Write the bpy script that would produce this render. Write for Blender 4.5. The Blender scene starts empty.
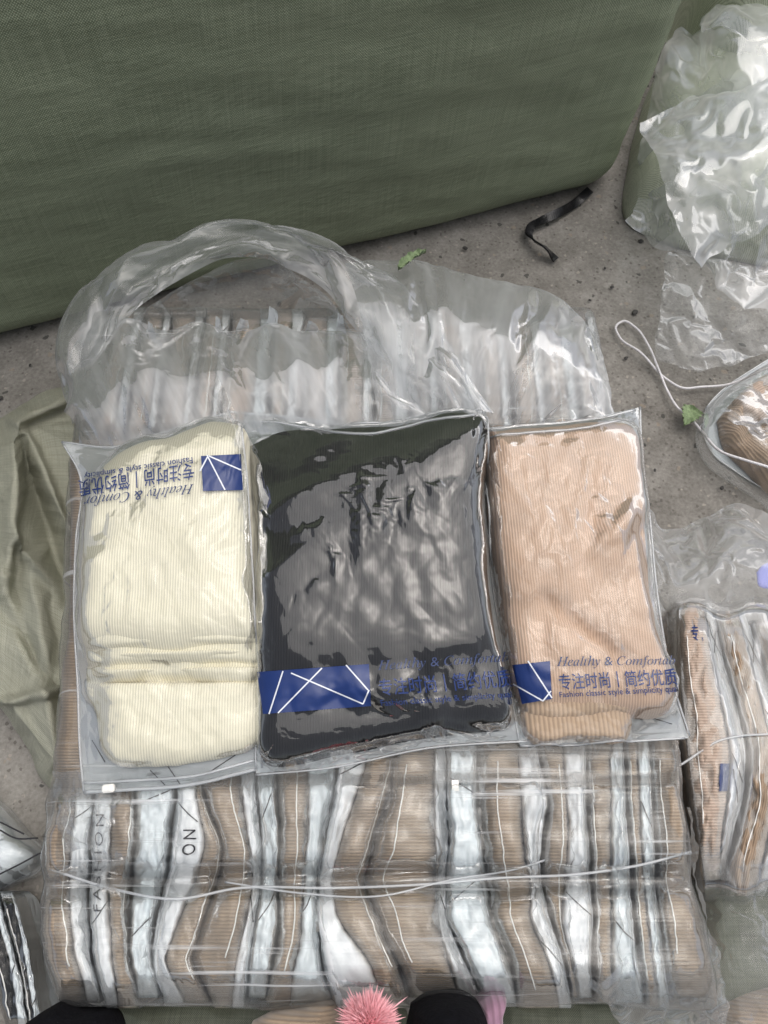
import bpy, bmesh, math, random, time
import numpy as np
from mathutils import Vector, Matrix
from mathutils.bvhtree import BVHTree

T0 = time.time()
sc = bpy.context.scene
R = math.radians
random.seed(4)

# ------------------------------------------------------------------ camera
CH, TILT, FPX = 1.15, R(25), 770.0
cam = bpy.data.cameras.new('camera')
cam.sensor_fit = 'HORIZONTAL'; cam.sensor_width = 36; cam.lens = 36 * FPX / 768
cam.clip_start = .02; cam.clip_end = 100
cam_o = bpy.data.objects.new('camera', cam); sc.collection.objects.link(cam_o)
cam_o.location = (0, 0, CH); cam_o.rotation_euler = (TILT, 0, 0)
sc.camera = cam_o

# ------------------------------------------------------------------ light
SUN_EL, SUN_AZ = R(74), R(60)          # azimuth measured from +Y clockwise
w = bpy.data.worlds.new('World'); sc.world = w; w.use_nodes = True
nt = w.node_tree
sky = nt.nodes.new('ShaderNodeTexSky'); sky.sky_type = 'NISHITA'; sky.sun_disc = False
sky.sun_elevation = SUN_EL; sky.sun_rotation = SUN_AZ
sky.air_density = 1.0; sky.dust_density = 6.0; sky.ozone_density = 1.0
hs = nt.nodes.new('ShaderNodeHueSaturation'); hs.inputs['Saturation'].default_value = .45
nt.links.new(sky.outputs[0], hs.inputs['Color'])
nt.links.new(hs.outputs[0], nt.nodes['Background'].inputs[0])
nt.nodes['Background'].inputs[1].default_value = .095
sl = bpy.data.lights.new('sun', 'SUN'); sl.energy = 1.5; sl.angle = R(90); sl.color = (1, .97, .93)
so = bpy.data.objects.new('sun', sl); sc.collection.objects.link(so)
sd = Vector((math.sin(SUN_AZ) * math.cos(SUN_EL), math.cos(SUN_AZ) * math.cos(SUN_EL), math.sin(SUN_EL)))
so.rotation_euler = (-sd).to_track_quat('-Z', 'Y').to_euler()
sc.view_settings.view_transform = 'Standard'; sc.view_settings.look = 'None'
sc.view_settings.exposure = 0.3; sc.view_settings.gamma = 1
sc.cycles.transparent_max_bounces = 40
sc.cycles.max_bounces = 8
sc.cycles.caustics_reflective = False
sc.cycles.caustics_refractive = False

# ------------------------------------------------------------------ projection: photo pixel + height -> place
ct, st = math.cos(TILT), math.sin(TILT)
def P(px, py, z):
    u = (px - 384) / FPX; v = (py - 512) / FPX
    d = np.array([u, st - v * ct, -ct - v * st])
    t = (z - CH) / d[2]
    return np.array([d[0] * t, d[1] * t, z])
def PN(px, py, z):                       # same for arrays
    px = np.asarray(px, float); py = np.asarray(py, float); z = np.asarray(z, float)
    u = (px - 384) / FPX; v = (py - 512) / FPX
    dz = -ct - v * st
    t = (z - CH) / dz
    return np.stack([u * t, (st - v * ct) * t, z + 0 * t], -1)
def sstep(a, b, x):
    t = np.clip((x - a) / (b - a), 0, 1); return t * t * (3 - 2 * t)
def Hb(y):                               # height of the packed bale's top, higher towards its back
    return .19 + .065 * sstep(0, .6, np.asarray(y, float))
def on(px, py, off=0.0, f=Hb):
    z = np.full(np.broadcast(np.asarray(px, float), np.asarray(py, float)).shape, .2)
    for _ in range(8):
        p = PN(px, py, z); z = f(p[..., 1]) + off
    return PN(px, py, z)

# ------------------------------------------------------------------ noise
def _h(ix, iy, s):
    n = (ix * 374761393 + iy * 668265263 + s * 1442695041) & 0xffffffff
    n = ((n ^ (n >> 13)) * 1274126177) & 0xffffffff
    return ((n ^ (n >> 16)) & 0xffff) / 65535.0
def pn(x, y, s=0):                       # gradient noise, about -1..1
    x = np.asarray(x, float); y = np.asarray(y, float)
    ix = np.floor(x).astype(np.int64); iy = np.floor(y).astype(np.int64); fx = x - ix; fy = y - iy
    def g(a, b):
        t = _h(ix + a, iy + b, s) * 2 * np.pi
        return np.cos(t) * (fx - a) + np.sin(t) * (fy - b)
    u = fx * fx * fx * (fx * (fx * 6 - 15) + 10); v = fy * fy * fy * (fy * (fy * 6 - 15) + 10)
    a = g(0, 0) * (1 - u) + g(1, 0) * u; b = g(0, 1) * (1 - u) + g(1, 1) * u
    return 1.5 * (a * (1 - v) + b * v)
def fbm(x, y, s=0, o=4):
    r = 0; a = 1
    for k in range(o): r = r + a * pn(x * 2 ** k, y * 2 ** k, s + k); a *= .5
    return r
def ridge(x, y, s=0, o=3):
    r = 0; a = 1
    for k in range(o): r = r + a * (1 - 2.2 * np.abs(pn(x * 2 ** k + 3.7 * k, y * 2 ** k, s + 11 * k))); a *= .5
    return r

def crease(x, y, seed=0, dens=1.3, sharp=.03):
    """crumpled sheet of unit scale: finite random fold lines, flat between them, summed into a continuous surface"""
    rn = np.random.RandomState(seed + 17); x0, x1, y0, y1 = x.min() - .5, x.max() + .5, y.min() - .5, y.max() + .5
    n = int(min(260, max(8, dens * (x1 - x0) * (y1 - y0)))); h = np.zeros_like(x)
    for _ in range(n):
        cx, cy, a = rn.uniform(x0, x1), rn.uniform(y0, y1), rn.uniform(0, np.pi); rad = rn.uniform(.5, 1.6); s_ = rn.choice([-1, 1]) * rn.uniform(.3, 1)
        dx, dy = x - cx, y - cy; q = (dx * dx + dy * dy) / rad ** 2; k = q < 1
        d = dx[k] * np.cos(a) + dy[k] * np.sin(a); h[k] += s_ * np.sqrt(d * d + sharp ** 2) * (1 - q[k]) ** 2
    return h

# ------------------------------------------------------------------ objects
def link(o, parent=None):
    sc.collection.objects.link(o)
    if parent is not None: o.parent = parent
    return o
def tag(o, label=None, cat=None, group=None, kind=None):
    if label: o['label'] = label
    if cat: o['category'] = cat
    if group: o['group'] = group
    if kind: o['kind'] = kind
    return o
def thing(name, label, cat, loc=(0, 0, 0), group=None):
    o = bpy.data.objects.new(name, None); o.location = loc; o.empty_display_size = .02
    link(o); tag(o, label, cat, group); return o
def mesh(name, V, F, mat, parent=None, uv=None, smooth=True):
    V = np.asarray(V, float)
    q_ = parent
    while q_ is not None: V = V - np.array(q_.location)[None, :]; q_ = q_.parent
    me = bpy.data.meshes.new(name); me.from_pydata(V.tolist(), [], [tuple(int(i) for i in f) for f in F]); me.update()
    if smooth: me.polygons.foreach_set('use_smooth', [True] * len(me.polygons))
    if uv is not None:
        l = me.uv_layers.new(name='UVMap'); li = np.empty(len(me.loops), int); me.loops.foreach_get('vertex_index', li)
        l.data.foreach_set('uv', np.asarray(uv, float)[li].ravel())
    me.materials.append(mat)
    return link(bpy.data.objects.new(name, me), parent)
def gridF(nx, ny, off=0):                # nx, ny = vertex counts
    i, j = np.meshgrid(np.arange(nx - 1), np.arange(ny - 1)); a = (j * nx + i).ravel() + off
    return np.stack([a, a + 1, a + nx + 1, a + nx], 1).tolist()
def grid_uv(A):                          # metric uv along rows and columns
    du = np.linalg.norm(np.diff(A, axis=1), axis=2).mean(0); dv = np.linalg.norm(np.diff(A, axis=0), axis=2).mean(1)
    u = np.concatenate([[0], np.cumsum(du)]); v = np.concatenate([[0], np.cumsum(dv)])
    U, Vv = np.meshgrid(u, v); return np.stack([U, Vv], -1)
def sheet(name, A, mat, parent=None, uv=None):
    ny, nx = A.shape[:2]
    if uv is None: uv = grid_uv(A)
    return mesh(name, A.reshape(-1, 3), gridF(nx, ny), mat, parent, uv.reshape(-1, 2))
def normals(A):
    gx = np.gradient(A, axis=1); gy = np.gradient(A, axis=0)
    n = np.cross(gx, gy); l = np.linalg.norm(n, axis=2, keepdims=True); n = n / np.maximum(l, 1e-9)
    n[n[..., 2].mean() < 0] *= 1
    if n[..., 2].mean() < 0: n = -n
    return n
def blur(Z, n=1):
    for _ in range(n):
        Zp = np.pad(Z, 1, mode='edge')
        Z = (Zp[1:-1, 1:-1] * 4 + Zp[:-2, 1:-1] + Zp[2:, 1:-1] + Zp[1:-1, :-2] + Zp[1:-1, 2:]) / 8
    return Z
def resample(pts, n, smooth=True):
    p = np.asarray(pts, float); d = np.concatenate([[0], np.cumsum(np.linalg.norm(np.diff(p[:, :2], axis=0), axis=1))])
    t = np.linspace(0, d[-1], n)
    if not smooth: return np.stack([np.interp(t, d, p[:, k]) for k in range(p.shape[1])], 1)
    m = np.gradient(p, d, axis=0)
    i = np.clip(np.searchsorted(d, t, side='right') - 1, 0, len(d) - 2); h = (d[i + 1] - d[i])[:, None]; s = ((t - d[i])[:, None]) / h
    return ((2 * s**3 - 3 * s**2 + 1) * p[i] + (s**3 - 2 * s**2 + s) * h * m[i] + (-2 * s**3 + 3 * s**2) * p[i + 1] + (s**3 - s**2) * h * m[i + 1])
def tube(name, pts, r, mat, parent=None, n=None, flat=1.0, sides=8, taper=False):
    C = resample(pts, n or max(8, len(pts) * 8)); T = np.gradient(C, axis=0); T /= np.linalg.norm(T, axis=1)[:, None]
    up = np.array([0, 0, 1.0]); S = np.cross(T, up); S /= np.maximum(np.linalg.norm(S, axis=1)[:, None], 1e-6); U = np.cross(S, T)
    V = []; m = len(C)
    for k in range(sides):
        a = 2 * math.pi * k / sides; V.append(C + r * math.cos(a) * S + r * flat * math.sin(a) * U)
    V = np.stack(V, 1).reshape(-1, 3); F = []
    for j in range(m - 1):
        for k in range(sides):
            F.append((j * sides + k, j * sides + (k + 1) % sides, (j + 1) * sides + (k + 1) % sides, (j + 1) * sides + k))
    F.append(tuple(range(sides))[::-1]); F.append(tuple((m - 1) * sides + k for k in range(sides)))
    return mesh(name, V, F, mat, parent)

# ------------------------------------------------------------------ plastic that buckles: excess area relaxed by the cloth solver
JOBS = []
def job(A, shrink=.08, pin='border', bend=.05, q=4, seed=0, pinw=None):
    A = np.array(A); JOBS.append(dict(A=A, shrink=shrink, pin=pin, bend=bend, q=q, pinw=pinw)); return len(JOBS) - 1
def run_jobs(frames=13):
    obs = []
    for J in JOBS:
        A = J['A']; ny, nx = A.shape[:2]
        me = bpy.data.meshes.new('s'); me.from_pydata(A.reshape(-1, 3).tolist(), [], gridF(nx, ny))
        o = bpy.data.objects.new('s', me); link(o)
        W = np.zeros((ny, nx))
        if 'l' in J['pin'] or J['pin'] == 'border': W[:, 0] = 1
        if 'r' in J['pin'] or J['pin'] == 'border': W[:, -1] = 1
        if 't' in J['pin'] or J['pin'] == 'border': W[0] = 1
        if 'b' in J['pin'] or J['pin'] == 'border': W[-1] = 1
        if J['pinw'] is not None: W = np.maximum(W, J['pinw'])
        g = o.vertex_groups.new(name='pin'); wf = W.ravel()
        for lv in np.unique(np.round(wf[wf > 0], 1)):
            g.add(np.nonzero(np.abs(wf - lv) < .051)[0].tolist(), float(lv), 'REPLACE')
        m = o.modifiers.new('c', 'CLOTH'); s = m.settings
        s.quality = J['q']; s.mass = .1; s.tension_stiffness = 15; s.compression_stiffness = 15; s.shear_stiffness = 5
        s.bending_stiffness = J['bend']; s.air_damping = 2; s.vertex_group_mass = 'pin'
        s.shrink_min = -J['shrink']; s.shrink_max = -J['shrink']; s.effector_weights.gravity = 0
        m.collision_settings.use_collision = False; m.collision_settings.use_self_collision = False
        m.point_cache.frame_start = 1; m.point_cache.frame_end = frames
        obs.append(o)
    for f in range(1, frames + 1): sc.frame_set(f)
    dg = bpy.context.evaluated_depsgraph_get(); out = []
    for o, J in zip(obs, JOBS):
        me = o.evaluated_get(dg).data; c = np.empty(len(me.vertices) * 3); me.vertices.foreach_get('co', c)
        c = c.reshape(J['A'].shape)
        if not np.isfinite(c).all(): c = J['A']
        out.append(c)
    for o in obs: m = o.data; bpy.data.objects.remove(o); bpy.data.meshes.remove(m)
    sc.frame_set(1)
    print('sims', len(obs), round(time.time() - T0, 1)); return out

# ------------------------------------------------------------------ materials
def newmat(name):
    m = bpy.data.materials.new(name); m.use_nodes = True; nt = m.node_tree; nt.nodes.clear()
    out = nt.nodes.new('ShaderNodeOutputMaterial'); return m, nt, nt.nodes.new, nt.links.new, out
def math_(nt, op, a, b=None, clamp=False):
    n = nt.nodes.new('ShaderNodeMath'); n.operation = op; n.use_clamp = clamp
    for k, v in enumerate((a, b)):
        if v is None: continue
        if isinstance(v, (int, float)): n.inputs[k].default_value = v
        else: nt.links.new(v, n.inputs[k])
    return n.outputs[0]
def noise_(nt, vec, scale, detail=4, rough=.55, typ='FBM', dist=0):
    n = nt.nodes.new('ShaderNodeTexNoise'); n.noise_type = typ; n.inputs['Scale'].default_value = scale
    n.inputs['Detail'].default_value = detail; n.inputs['Roughness'].default_value = rough; n.inputs['Distortion'].default_value = dist
    if vec is not None: nt.links.new(vec, n.inputs['Vector'])
    return n.outputs[0]
def mapping(nt, vec, scale=(1, 1, 1), rot=(0, 0, 0), loc=(0, 0, 0)):
    n = nt.nodes.new('ShaderNodeMapping'); n.inputs['Scale'].default_value = scale; n.inputs['Rotation'].default_value = rot
    n.inputs['Location'].default_value = loc; nt.links.new(vec, n.inputs['Vector']); return n.outputs[0]
def ramp(nt, fac, stops):
    n = nt.nodes.new('ShaderNodeValToRGB'); e = n.color_ramp.elements
    while len(e) < len(stops): e.new(.5)
    for k, (p, c) in enumerate(stops):
        e[k].position = p; e[k].color = (*c, 1) if len(c) == 3 else c
    nt.links.new(fac, n.inputs[0]); return n.outputs[0]
def bump_(nt, h, strength, dist, nrm=None):
    b = nt.nodes.new('ShaderNodeBump'); b.inputs['Strength'].default_value = strength; b.inputs['Distance'].default_value = dist
    nt.links.new(h, b.inputs['Height'])
    if nrm is not None: nt.links.new(nrm, b.inputs['Normal'])
    return b.outputs[0]

def film(name, haze=.12, gloss=1.6, base=.05, rough=.1, bump=.6, stretch=(1, 1, 1), scale=30, tint=(.97, .98, .98), white=(.93, .95, .97), edge=.5, cloud=1.0, rot=0, bd=.0016, streak=0):
    """clear polythene: see-through, glossy, milky where it is seen edge-on or is doubled up in creases"""
    m, nt, N, L, out = newmat(name)
    tc = N('ShaderNodeTexCoord'); v = mapping(nt, tc.outputs['UV'], stretch, (0, 0, rot))
    r1 = noise_(nt, v, scale, 3, .6, 'RIDGED_MULTIFRACTAL'); r2 = noise_(nt, v, scale * 3.3, 3, .6, 'RIDGED_MULTIFRACTAL', .4)
    h = math_(nt, 'ADD', r1, math_(nt, 'MULTIPLY', r2, .35))
    nb = bump_(nt, h, bump, bd)
    fr = N('ShaderNodeFresnel'); fr.inputs[0].default_value = 1.5; L(nb, fr.inputs['Normal'])
    fac = math_(nt, 'ADD', math_(nt, 'MULTIPLY', fr.outputs[0], gloss), base, True)
    fac = math_(nt, 'MINIMUM', fac, .5)
    lw = N('ShaderNodeLayerWeight'); lw.inputs[0].default_value = .35; L(nb, lw.inputs['Normal'])
    cl = noise_(nt, v, scale * .35, 5, .65)
    cl = math_(nt, 'MULTIPLY', math_(nt, 'SUBTRACT', cl, .5), 1.6 * cloud)
    rg = math_(nt, 'MULTIPLY', math_(nt, 'SUBTRACT', h, 1.0), .35 * cloud)
    hz = math_(nt, 'ADD', math_(nt, 'MULTIPLY', math_(nt, 'ADD', math_(nt, 'ADD', cl, rg), 1.0, True), haze), math_(nt, 'MULTIPLY', lw.outputs['Facing'], edge), True)
    if streak:                           # glint lines of the taut film, painted in as extra white haze
        sn = noise_(nt, mapping(nt, tc.outputs['UV'], (1.1, 52, 1), (0, 0, R(1.5))), 2.2, 4, .6); sw = noise_(nt, mapping(nt, tc.outputs['UV'], (5, 9, 1)), 1.0, 2)
        sm_ = math_(nt, 'MULTIPLY', math_(nt, 'SUBTRACT', sn, .57), 9.0, True); sg = math_(nt, 'MULTIPLY', math_(nt, 'SUBTRACT', sw, .42), 6.0, True)
        hz = math_(nt, 'ADD', hz, math_(nt, 'MULTIPLY', math_(nt, 'MULTIPLY', sm_, sg), streak))
    hz = math_(nt, 'MINIMUM', hz, .9)
    tr = N('ShaderNodeBsdfTransparent'); tr.inputs[0].default_value = (*tint, 1)
    df = N('ShaderNodeBsdfDiffuse'); df.inputs[0].default_value = (*white, 1); L(nb, df.inputs['Normal'])
    tl = N('ShaderNodeBsdfTranslucent'); tl.inputs[0].default_value = (*white, 1)
    md = N('ShaderNodeMixShader'); md.inputs[0].default_value = .5; L(df.outputs[0], md.inputs[1]); L(tl.outputs[0], md.inputs[2])
    mh = N('ShaderNodeMixShader'); L(hz, mh.inputs[0]); L(tr.outputs[0], mh.inputs[1]); L(md.outputs[0], mh.inputs[2])
    gl = N('ShaderNodeBsdfGlossy'); gl.inputs['Roughness'].default_value = rough; L(nb, gl.inputs['Normal'])
    mg = N('ShaderNodeMixShader'); L(fac, mg.inputs[0]); L(mh.outputs[0], mg.inputs[1]); L(gl.outputs[0], mg.inputs[2])
    L(mg.outputs[0], out.inputs[0]); return m

def knit(name, col, rib=330, var=.12, rough=.9, strength=.6, sheen=.3, axis='X', dist=.0007):
    m, nt, N, L, out = newmat(name)
    tc = N('ShaderNodeTexCoord'); p = N('ShaderNodeBsdfPrincipled')
    wv = N('ShaderNodeTexWave'); wv.wave_type = 'BANDS'; wv.bands_direction = axis; wv.wave_profile = 'SIN'
    wv.inputs['Scale'].default_value = rib * .3; wv.inputs['Distortion'].default_value = .5; wv.inputs['Detail'].default_value = 1
    wv.inputs['Detail Scale'].default_value = .15
    L(tc.outputs['UV'], wv.inputs['Vector'])
    fz = noise_(nt, tc.outputs['UV'], 1500, 1); big = noise_(nt, tc.outputs['UV'], 22, 5)
    h = math_(nt, 'ADD', wv.outputs['Fac'], math_(nt, 'MULTIPLY', fz, .2))
    L(bump_(nt, h, strength, dist), p.inputs['Normal'])
    c0 = tuple(x * (1 - var) for x in col); c1 = tuple(min(1, x * (1 + var)) for x in col)
    base = ramp(nt, big, [(.3, c0), (.7, c1)])
    mx = N('ShaderNodeMix'); mx.data_type = 'RGBA'; mx.blend_type = 'MULTIPLY'; mx.inputs['Factor'].default_value = .5
    L(base, mx.inputs['A']); L(ramp(nt, wv.outputs['Fac'], [(0, (.45, .43, .41)), (.6, (1, 1, 1))]), mx.inputs['B'])   # shade in the rib grooves painted into the colour
    L(mx.outputs['Result'], p.inputs['Base Color'])
    p.inputs['Roughness'].default_value = rough; p.inputs['Sheen Weight'].default_value = sheen
    L(p.outputs[0], out.inputs[0]); return m

def plain(name, col, rough=.5, bump=0, scale=60, var=0, metal=0, spec=.5, coat=0, stretch=(1, 1, 1)):
    m, nt, N, L, out = newmat(name); p = N('ShaderNodeBsdfPrincipled')
    tc = N('ShaderNodeTexCoord'); v = mapping(nt, tc.outputs['Object'], stretch)
    n = noise_(nt, v, scale, 4)
    c0 = tuple(x * (1 - var) for x in col); c1 = tuple(min(1, x * (1 + var)) for x in col)
    L(ramp(nt, n, [(.3, c0), (.7, c1)]), p.inputs['Base Color'])
    if bump: L(bump_(nt, n, bump, .003), p.inputs['Normal'])
    p.inputs['Roughness'].default_value = rough; p.inputs['Specular IOR Level'].default_value = spec; p.inputs['Coat Weight'].default_value = coat
    L(p.outputs[0], out.inputs[0]); return m

def woven(name, col, col2, tape=260, crease=(1, 9, 1), rough=.55, bump=.8):
    """polypropylene tapes woven over and under, with long soft creases"""
    m, nt, N, L, out = newmat(name); p = N('ShaderNodeBsdfPrincipled')
    tc = N('ShaderNodeTexCoord'); uv = tc.outputs['UV']
    wu = noise_(nt, uv, 6, 2)
    ws = []
    for ax in 'XY':
        wv = N('ShaderNodeTexWave'); wv.bands_direction = ax; wv.wave_profile = 'SIN'; wv.inputs['Scale'].default_value = tape * .42
        wv.inputs['Distortion'].default_value = 1.2; wv.inputs['Detail'].default_value = 2; wv.inputs['Detail Scale'].default_value = 1.5
        L(uv, wv.inputs['Vector']); ws.append(wv.outputs['Fac'])
    ck = math_(nt, 'ABSOLUTE', math_(nt, 'SUBTRACT', ws[0], ws[1]))
    streak = noise_(nt, mapping(nt, uv, (2, 120, 1)), 4, 4); streak2 = noise_(nt, mapping(nt, uv, (120, 2, 1)), 4, 4)
    cr = noise_(nt, mapping(nt, uv, crease, (0, 0, R(-4))), 2.2, 6, .6, 'RIDGED_MULTIFRACTAL', .3)
    big = noise_(nt, mapping(nt, uv, (1, 3, 1)), 3, 5, .6)
    f = math_(nt, 'ADD', math_(nt, 'MULTIPLY', streak, .40), math_(nt, 'MULTIPLY', streak2, .40))
    f = math_(nt, 'ADD', f, math_(nt, 'MULTIPLY', big, .2)); f = math_(nt, 'ADD', f, math_(nt, 'MULTIPLY', math_(nt, 'SUBTRACT', ck, .4), .45))
    L(ramp(nt, f, [(.36, col), (.66, col2)]), p.inputs['Base Color'])
    b1 = bump_(nt, ck, bump, .00028); b2 = bump_(nt, math_(nt, 'MULTIPLY', cr, 1.0), .15, .006, b1)
    b3 = bump_(nt, noise_(nt, mapping(nt, uv, (1, 1.6, 1)), 60, 3), .5, .004, b2); L(b3, p.inputs['Normal'])
    p.inputs['Roughness'].default_value = rough; p.inputs['Specular IOR Level'].default_value = .35
    L(p.outputs[0], out.inputs[0]); return m

M = {}
M['bale'] = woven('green_woven_fabric', (.135, .165, .104), (.33, .37, .262), tape=200, bump=1.3)
M['sack'] = woven('sack_weave', (.23, .235, .18), (.55, .55, .45), tape=280, bump=1.5)
M['sack_pale'] = woven('pale_sack_weave', (.30, .33, .24), (.60, .63, .50), tape=300)
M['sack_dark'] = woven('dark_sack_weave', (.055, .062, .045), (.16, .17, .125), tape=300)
M['film_bale'] = film('bale_film', streak=.75, haze=.07, gloss=1.1, base=.0, rough=.09, bump=.7, bd=.002, stretch=(.14, 2.2, 1), scale=20, cloud=3.2, edge=.22)
M['film_roll'] = film('rolled_film', haze=.58, gloss=.8, base=.0, rough=.17, bump=.4, bd=.002, stretch=(.35, 2.2, 1), scale=12, edge=.6, cloud=1.8)
M['film_lip'] = film('lip_film', haze=.72, gloss=.8, base=.0, rough=.17, bump=.4, bd=.002, stretch=(2.0, .4, 1), rot=.5, scale=10, edge=.5, cloud=1.6)
M['film_heap'] = film('heap_film', haze=.40, gloss=.30, base=.0, rough=.15, bump=.2, scale=10, edge=.5, cloud=1.5)
M['film_thin'] = film('thin_film', haze=.24, gloss=.35, base=.0, rough=.15, bump=.5, scale=14, edge=.4, cloud=1.4)
M['film_bag'] = film('bag_film', haze=.05, gloss=1.0, base=.0, rough=.09, bump=.5, bd=.002, scale=26, edge=.3, cloud=1.6)
M['film_black'] = film('black_bag_film', haze=.0, gloss=1.1, base=.034, rough=.05, bump=.35, bd=.0015, stretch=(1.5, .7, 1), rot=-.6, scale=22, edge=.02, cloud=.5, white=(.5, .55, .6))
M['white_film'] = film('opaque_white_film', haze=.8, gloss=.6, base=.0, rough=.25, bump=.5, scale=26, edge=.3, white=(.86, .91, .95), cloud=.3)
M['film_pack'] = film('pack_film', haze=.035, gloss=.75, base=.0, rough=.07, bump=.5, bd=.002, stretch=(2.2, .6, 1), scale=24, edge=.04, cloud=2.5)
M['edge'] = film('bag_edge_film', haze=.55, gloss=1.3, base=.03, rough=.15, bump=.6, edge=.3, white=(.85, .88, .9), cloud=1.2)
M['zip'] = film('zip_plastic', haze=.5, gloss=1.2, base=.03, rough=.25, bump=.2, edge=.4, white=(.85, .88, .92))
M['cream'] = knit('cream_ribbed_knit', (.84, .79, .62), rib=330, var=.05, strength=.5)
M['black'] = knit('black_ribbed_knit', (.006, .006, .008), rib=330, var=.2, strength=.8, sheen=.0)
M['beige'] = knit('beige_ribbed_knit', (.59, .405, .29), rib=330, var=.08, strength=.6)
M['cuff'] = knit('beige_cuff_knit', (.52, .37, .25), rib=200, var=.08, strength=1)
M['brown'] = knit('brown_ribbed_knit', (.335, .25, .175), rib=280, var=.3, strength=.9, dist=.0008, axis='Y')
M['brown2'] = knit('light_brown_knit', (.50, .385, .31), rib=260, var=.13, strength=.8, axis='Y')
M['tan'] = knit('tan_knit', (.36, .26, .18), rib=260, var=.2, strength=.8)
M['panel'] = plain('white_panel_film', (.70, .74, .79), .25, .9, 55, .06, spec=.6)
M['panel_blue'] = plain('bluish_panel_film', (.58, .66, .71), .2, 1.0, 45, .1, spec=.6)
M['seam'] = plain('heat_sealed_seam', (.82, .80, .76), .3, .2, 80, .04)
def crinkled(name, col, rough=.22, scale=38, dist=.004):
    m, nt, N, L, out = newmat(name); p = N('ShaderNodeBsdfPrincipled'); tc = N('ShaderNodeTexCoord'); v = tc.outputs['UV']
    a = noise_(nt, mapping(nt, v, (1.3, .7, 1)), scale, 3, .55, 'RIDGED_MULTIFRACTAL', .2); b = noise_(nt, v, scale * 3, 2)
    L(bump_(nt, math_(nt, 'ADD', a, math_(nt, 'MULTIPLY', b, .15)), .5, dist), p.inputs['Normal'])
    L(ramp(nt, noise_(nt, v, scale * .5, 5, .65), [(.35, tuple(x * .88 for x in col)), (.65, tuple(min(1, x * 1.08) for x in col))]), p.inputs['Base Color'])
    p.inputs['Roughness'].default_value = rough; L(p.outputs[0], out.inputs[0]); return m
M['panel'] = crinkled('white_panel_film', (.80, .81, .83), rough=.42, dist=.0025); M['panel_blue'] = crinkled('bluish_panel_film', (.71, .76, .79), rough=.38, scale=46, dist=.003)
M['ink'] = plain('black_ink_line', (.02, .02, .025), .4)
M['navy'] = plain('navy_ink', (.018, .04, .16), .35, coat=.2)
M['block'] = plain('blue_printed_block', (.010, .032, .15), .4, var=.06, coat=.1)
M['line'] = plain('white_ink_line', (.75, .78, .85), .4)
M['grey_ink'] = plain('dark_grey_ink', (.05, .07, .16), .4)
M['string'] = plain('white_plastic_string', (.72, .70, .72), .4, .6, 300, .1)
M['strap'] = plain('black_plastic_strap', (.008, .008, .01), .28, .3, 120, .2)
M['blackcloth'] = plain('black_cloth', (.004, .004, .006), .9, .6, 200, .3, spec=.15)
M['leaf'] = plain('withered_green_leaf', (.20, .27, .14), .7, .8, 150, .25)
M['pink'] = plain('pink_fur', (.90, .46, .50), .8, 0, 60, .15)
M['purple'] = knit('mauve_knit', (.30, .17, .24), rib=150, var=.3)
M['stone'] = plain('dark_stone', (.05, .048, .045), .8, .6, 90, .4)
M['violet'] = plain('violet_ink', (.20, .22, .60), .4)

# ------------------------------------------------------------------ ground
def concrete():
    m, nt, N, L, out = newmat('rough_concrete'); p = N('ShaderNodeBsdfPrincipled')
    tc = N('ShaderNodeTexCoord'); v = tc.outputs['Object']
    big = noise_(nt, v, 2.2, 6, .6); mid = noise_(nt, v, 16, 6, .7); fine = noise_(nt, v, 170, 4, .7)
    f = math_(nt, 'ADD', math_(nt, 'MULTIPLY', big, .35), math_(nt, 'ADD', math_(nt, 'MULTIPLY', mid, .35), math_(nt, 'MULTIPLY', fine, .3)))
    c = ramp(nt, f, [(.38, (.135, .125, .112)), (.5, (.235, .222, .202)), (.62, (.345, .33, .305))])
    def specks(scale, size, col, c, amt=.9, dist=.2):
        vo = N('ShaderNodeTexVoronoi'); vo.inputs['Scale'].default_value = scale; vo.inputs['Randomness'].default_value = 1
        wv = N('ShaderNodeVectorMath'); wv.operation = 'ADD'
        nn = N('ShaderNodeTexNoise'); nn.inputs['Scale'].default_value = scale * 2; L(v, nn.inputs['Vector'])
        sc_ = N('ShaderNodeVectorMath'); sc_.operation = 'SCALE'; sc_.inputs['Scale'].default_value = dist / scale * 3; L(nn.outputs['Color'], sc_.inputs[0])
        L(v, wv.inputs[0]); L(sc_.outputs[0], wv.inputs[1]); L(wv.outputs[0], vo.inputs['Vector'])
        sep = N('ShaderNodeSeparateColor'); L(vo.outputs['Color'], sep.inputs[0])
        keep = math_(nt, 'GREATER_THAN', sep.outputs[0], 1 - size[1]); near = math_(nt, 'LESS_THAN', vo.outputs['Distance'], size[0])
        k = math_(nt, 'MULTIPLY', math_(nt, 'MULTIPLY', keep, near), amt)
        mx = N('ShaderNodeMix'); mx.data_type = 'RGBA'; L(k, mx.inputs['Factor']); L(c, mx.inputs['A']); mx.inputs['B'].default_value = (*col, 1)
        return mx.outputs['Result'], k
    c, k1 = specks(42, (.2, .14), (.045, .046, .042), c, .75)
    c, k2 = specks(95, (.26, .15), (.42, .38, .33), c, .5)
    c, k3 = specks(120, (.3, .22), (.09, .08, .07), c, .6)
    c, k4 = specks(45, (.2, .15), (.32, .26, .20), c, .45)
    L(c, p.inputs['Base Color']); p.inputs['Roughness'].default_value = .92; p.inputs['Specular IOR Level'].default_value = .25
    h = math_(nt, 'ADD', math_(nt, 'MULTIPLY', fine, .5), math_(nt, 'MULTIPLY', mid, .8))
    L(bump_(nt, h, .6, .004), p.inputs['Normal']); L(p.outputs[0], out.inputs[0]); return m
M['ground'] = concrete()
gx, gy = np.meshgrid(np.linspace(-4, 4, 160), np.linspace(-3, 6, 180))
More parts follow.
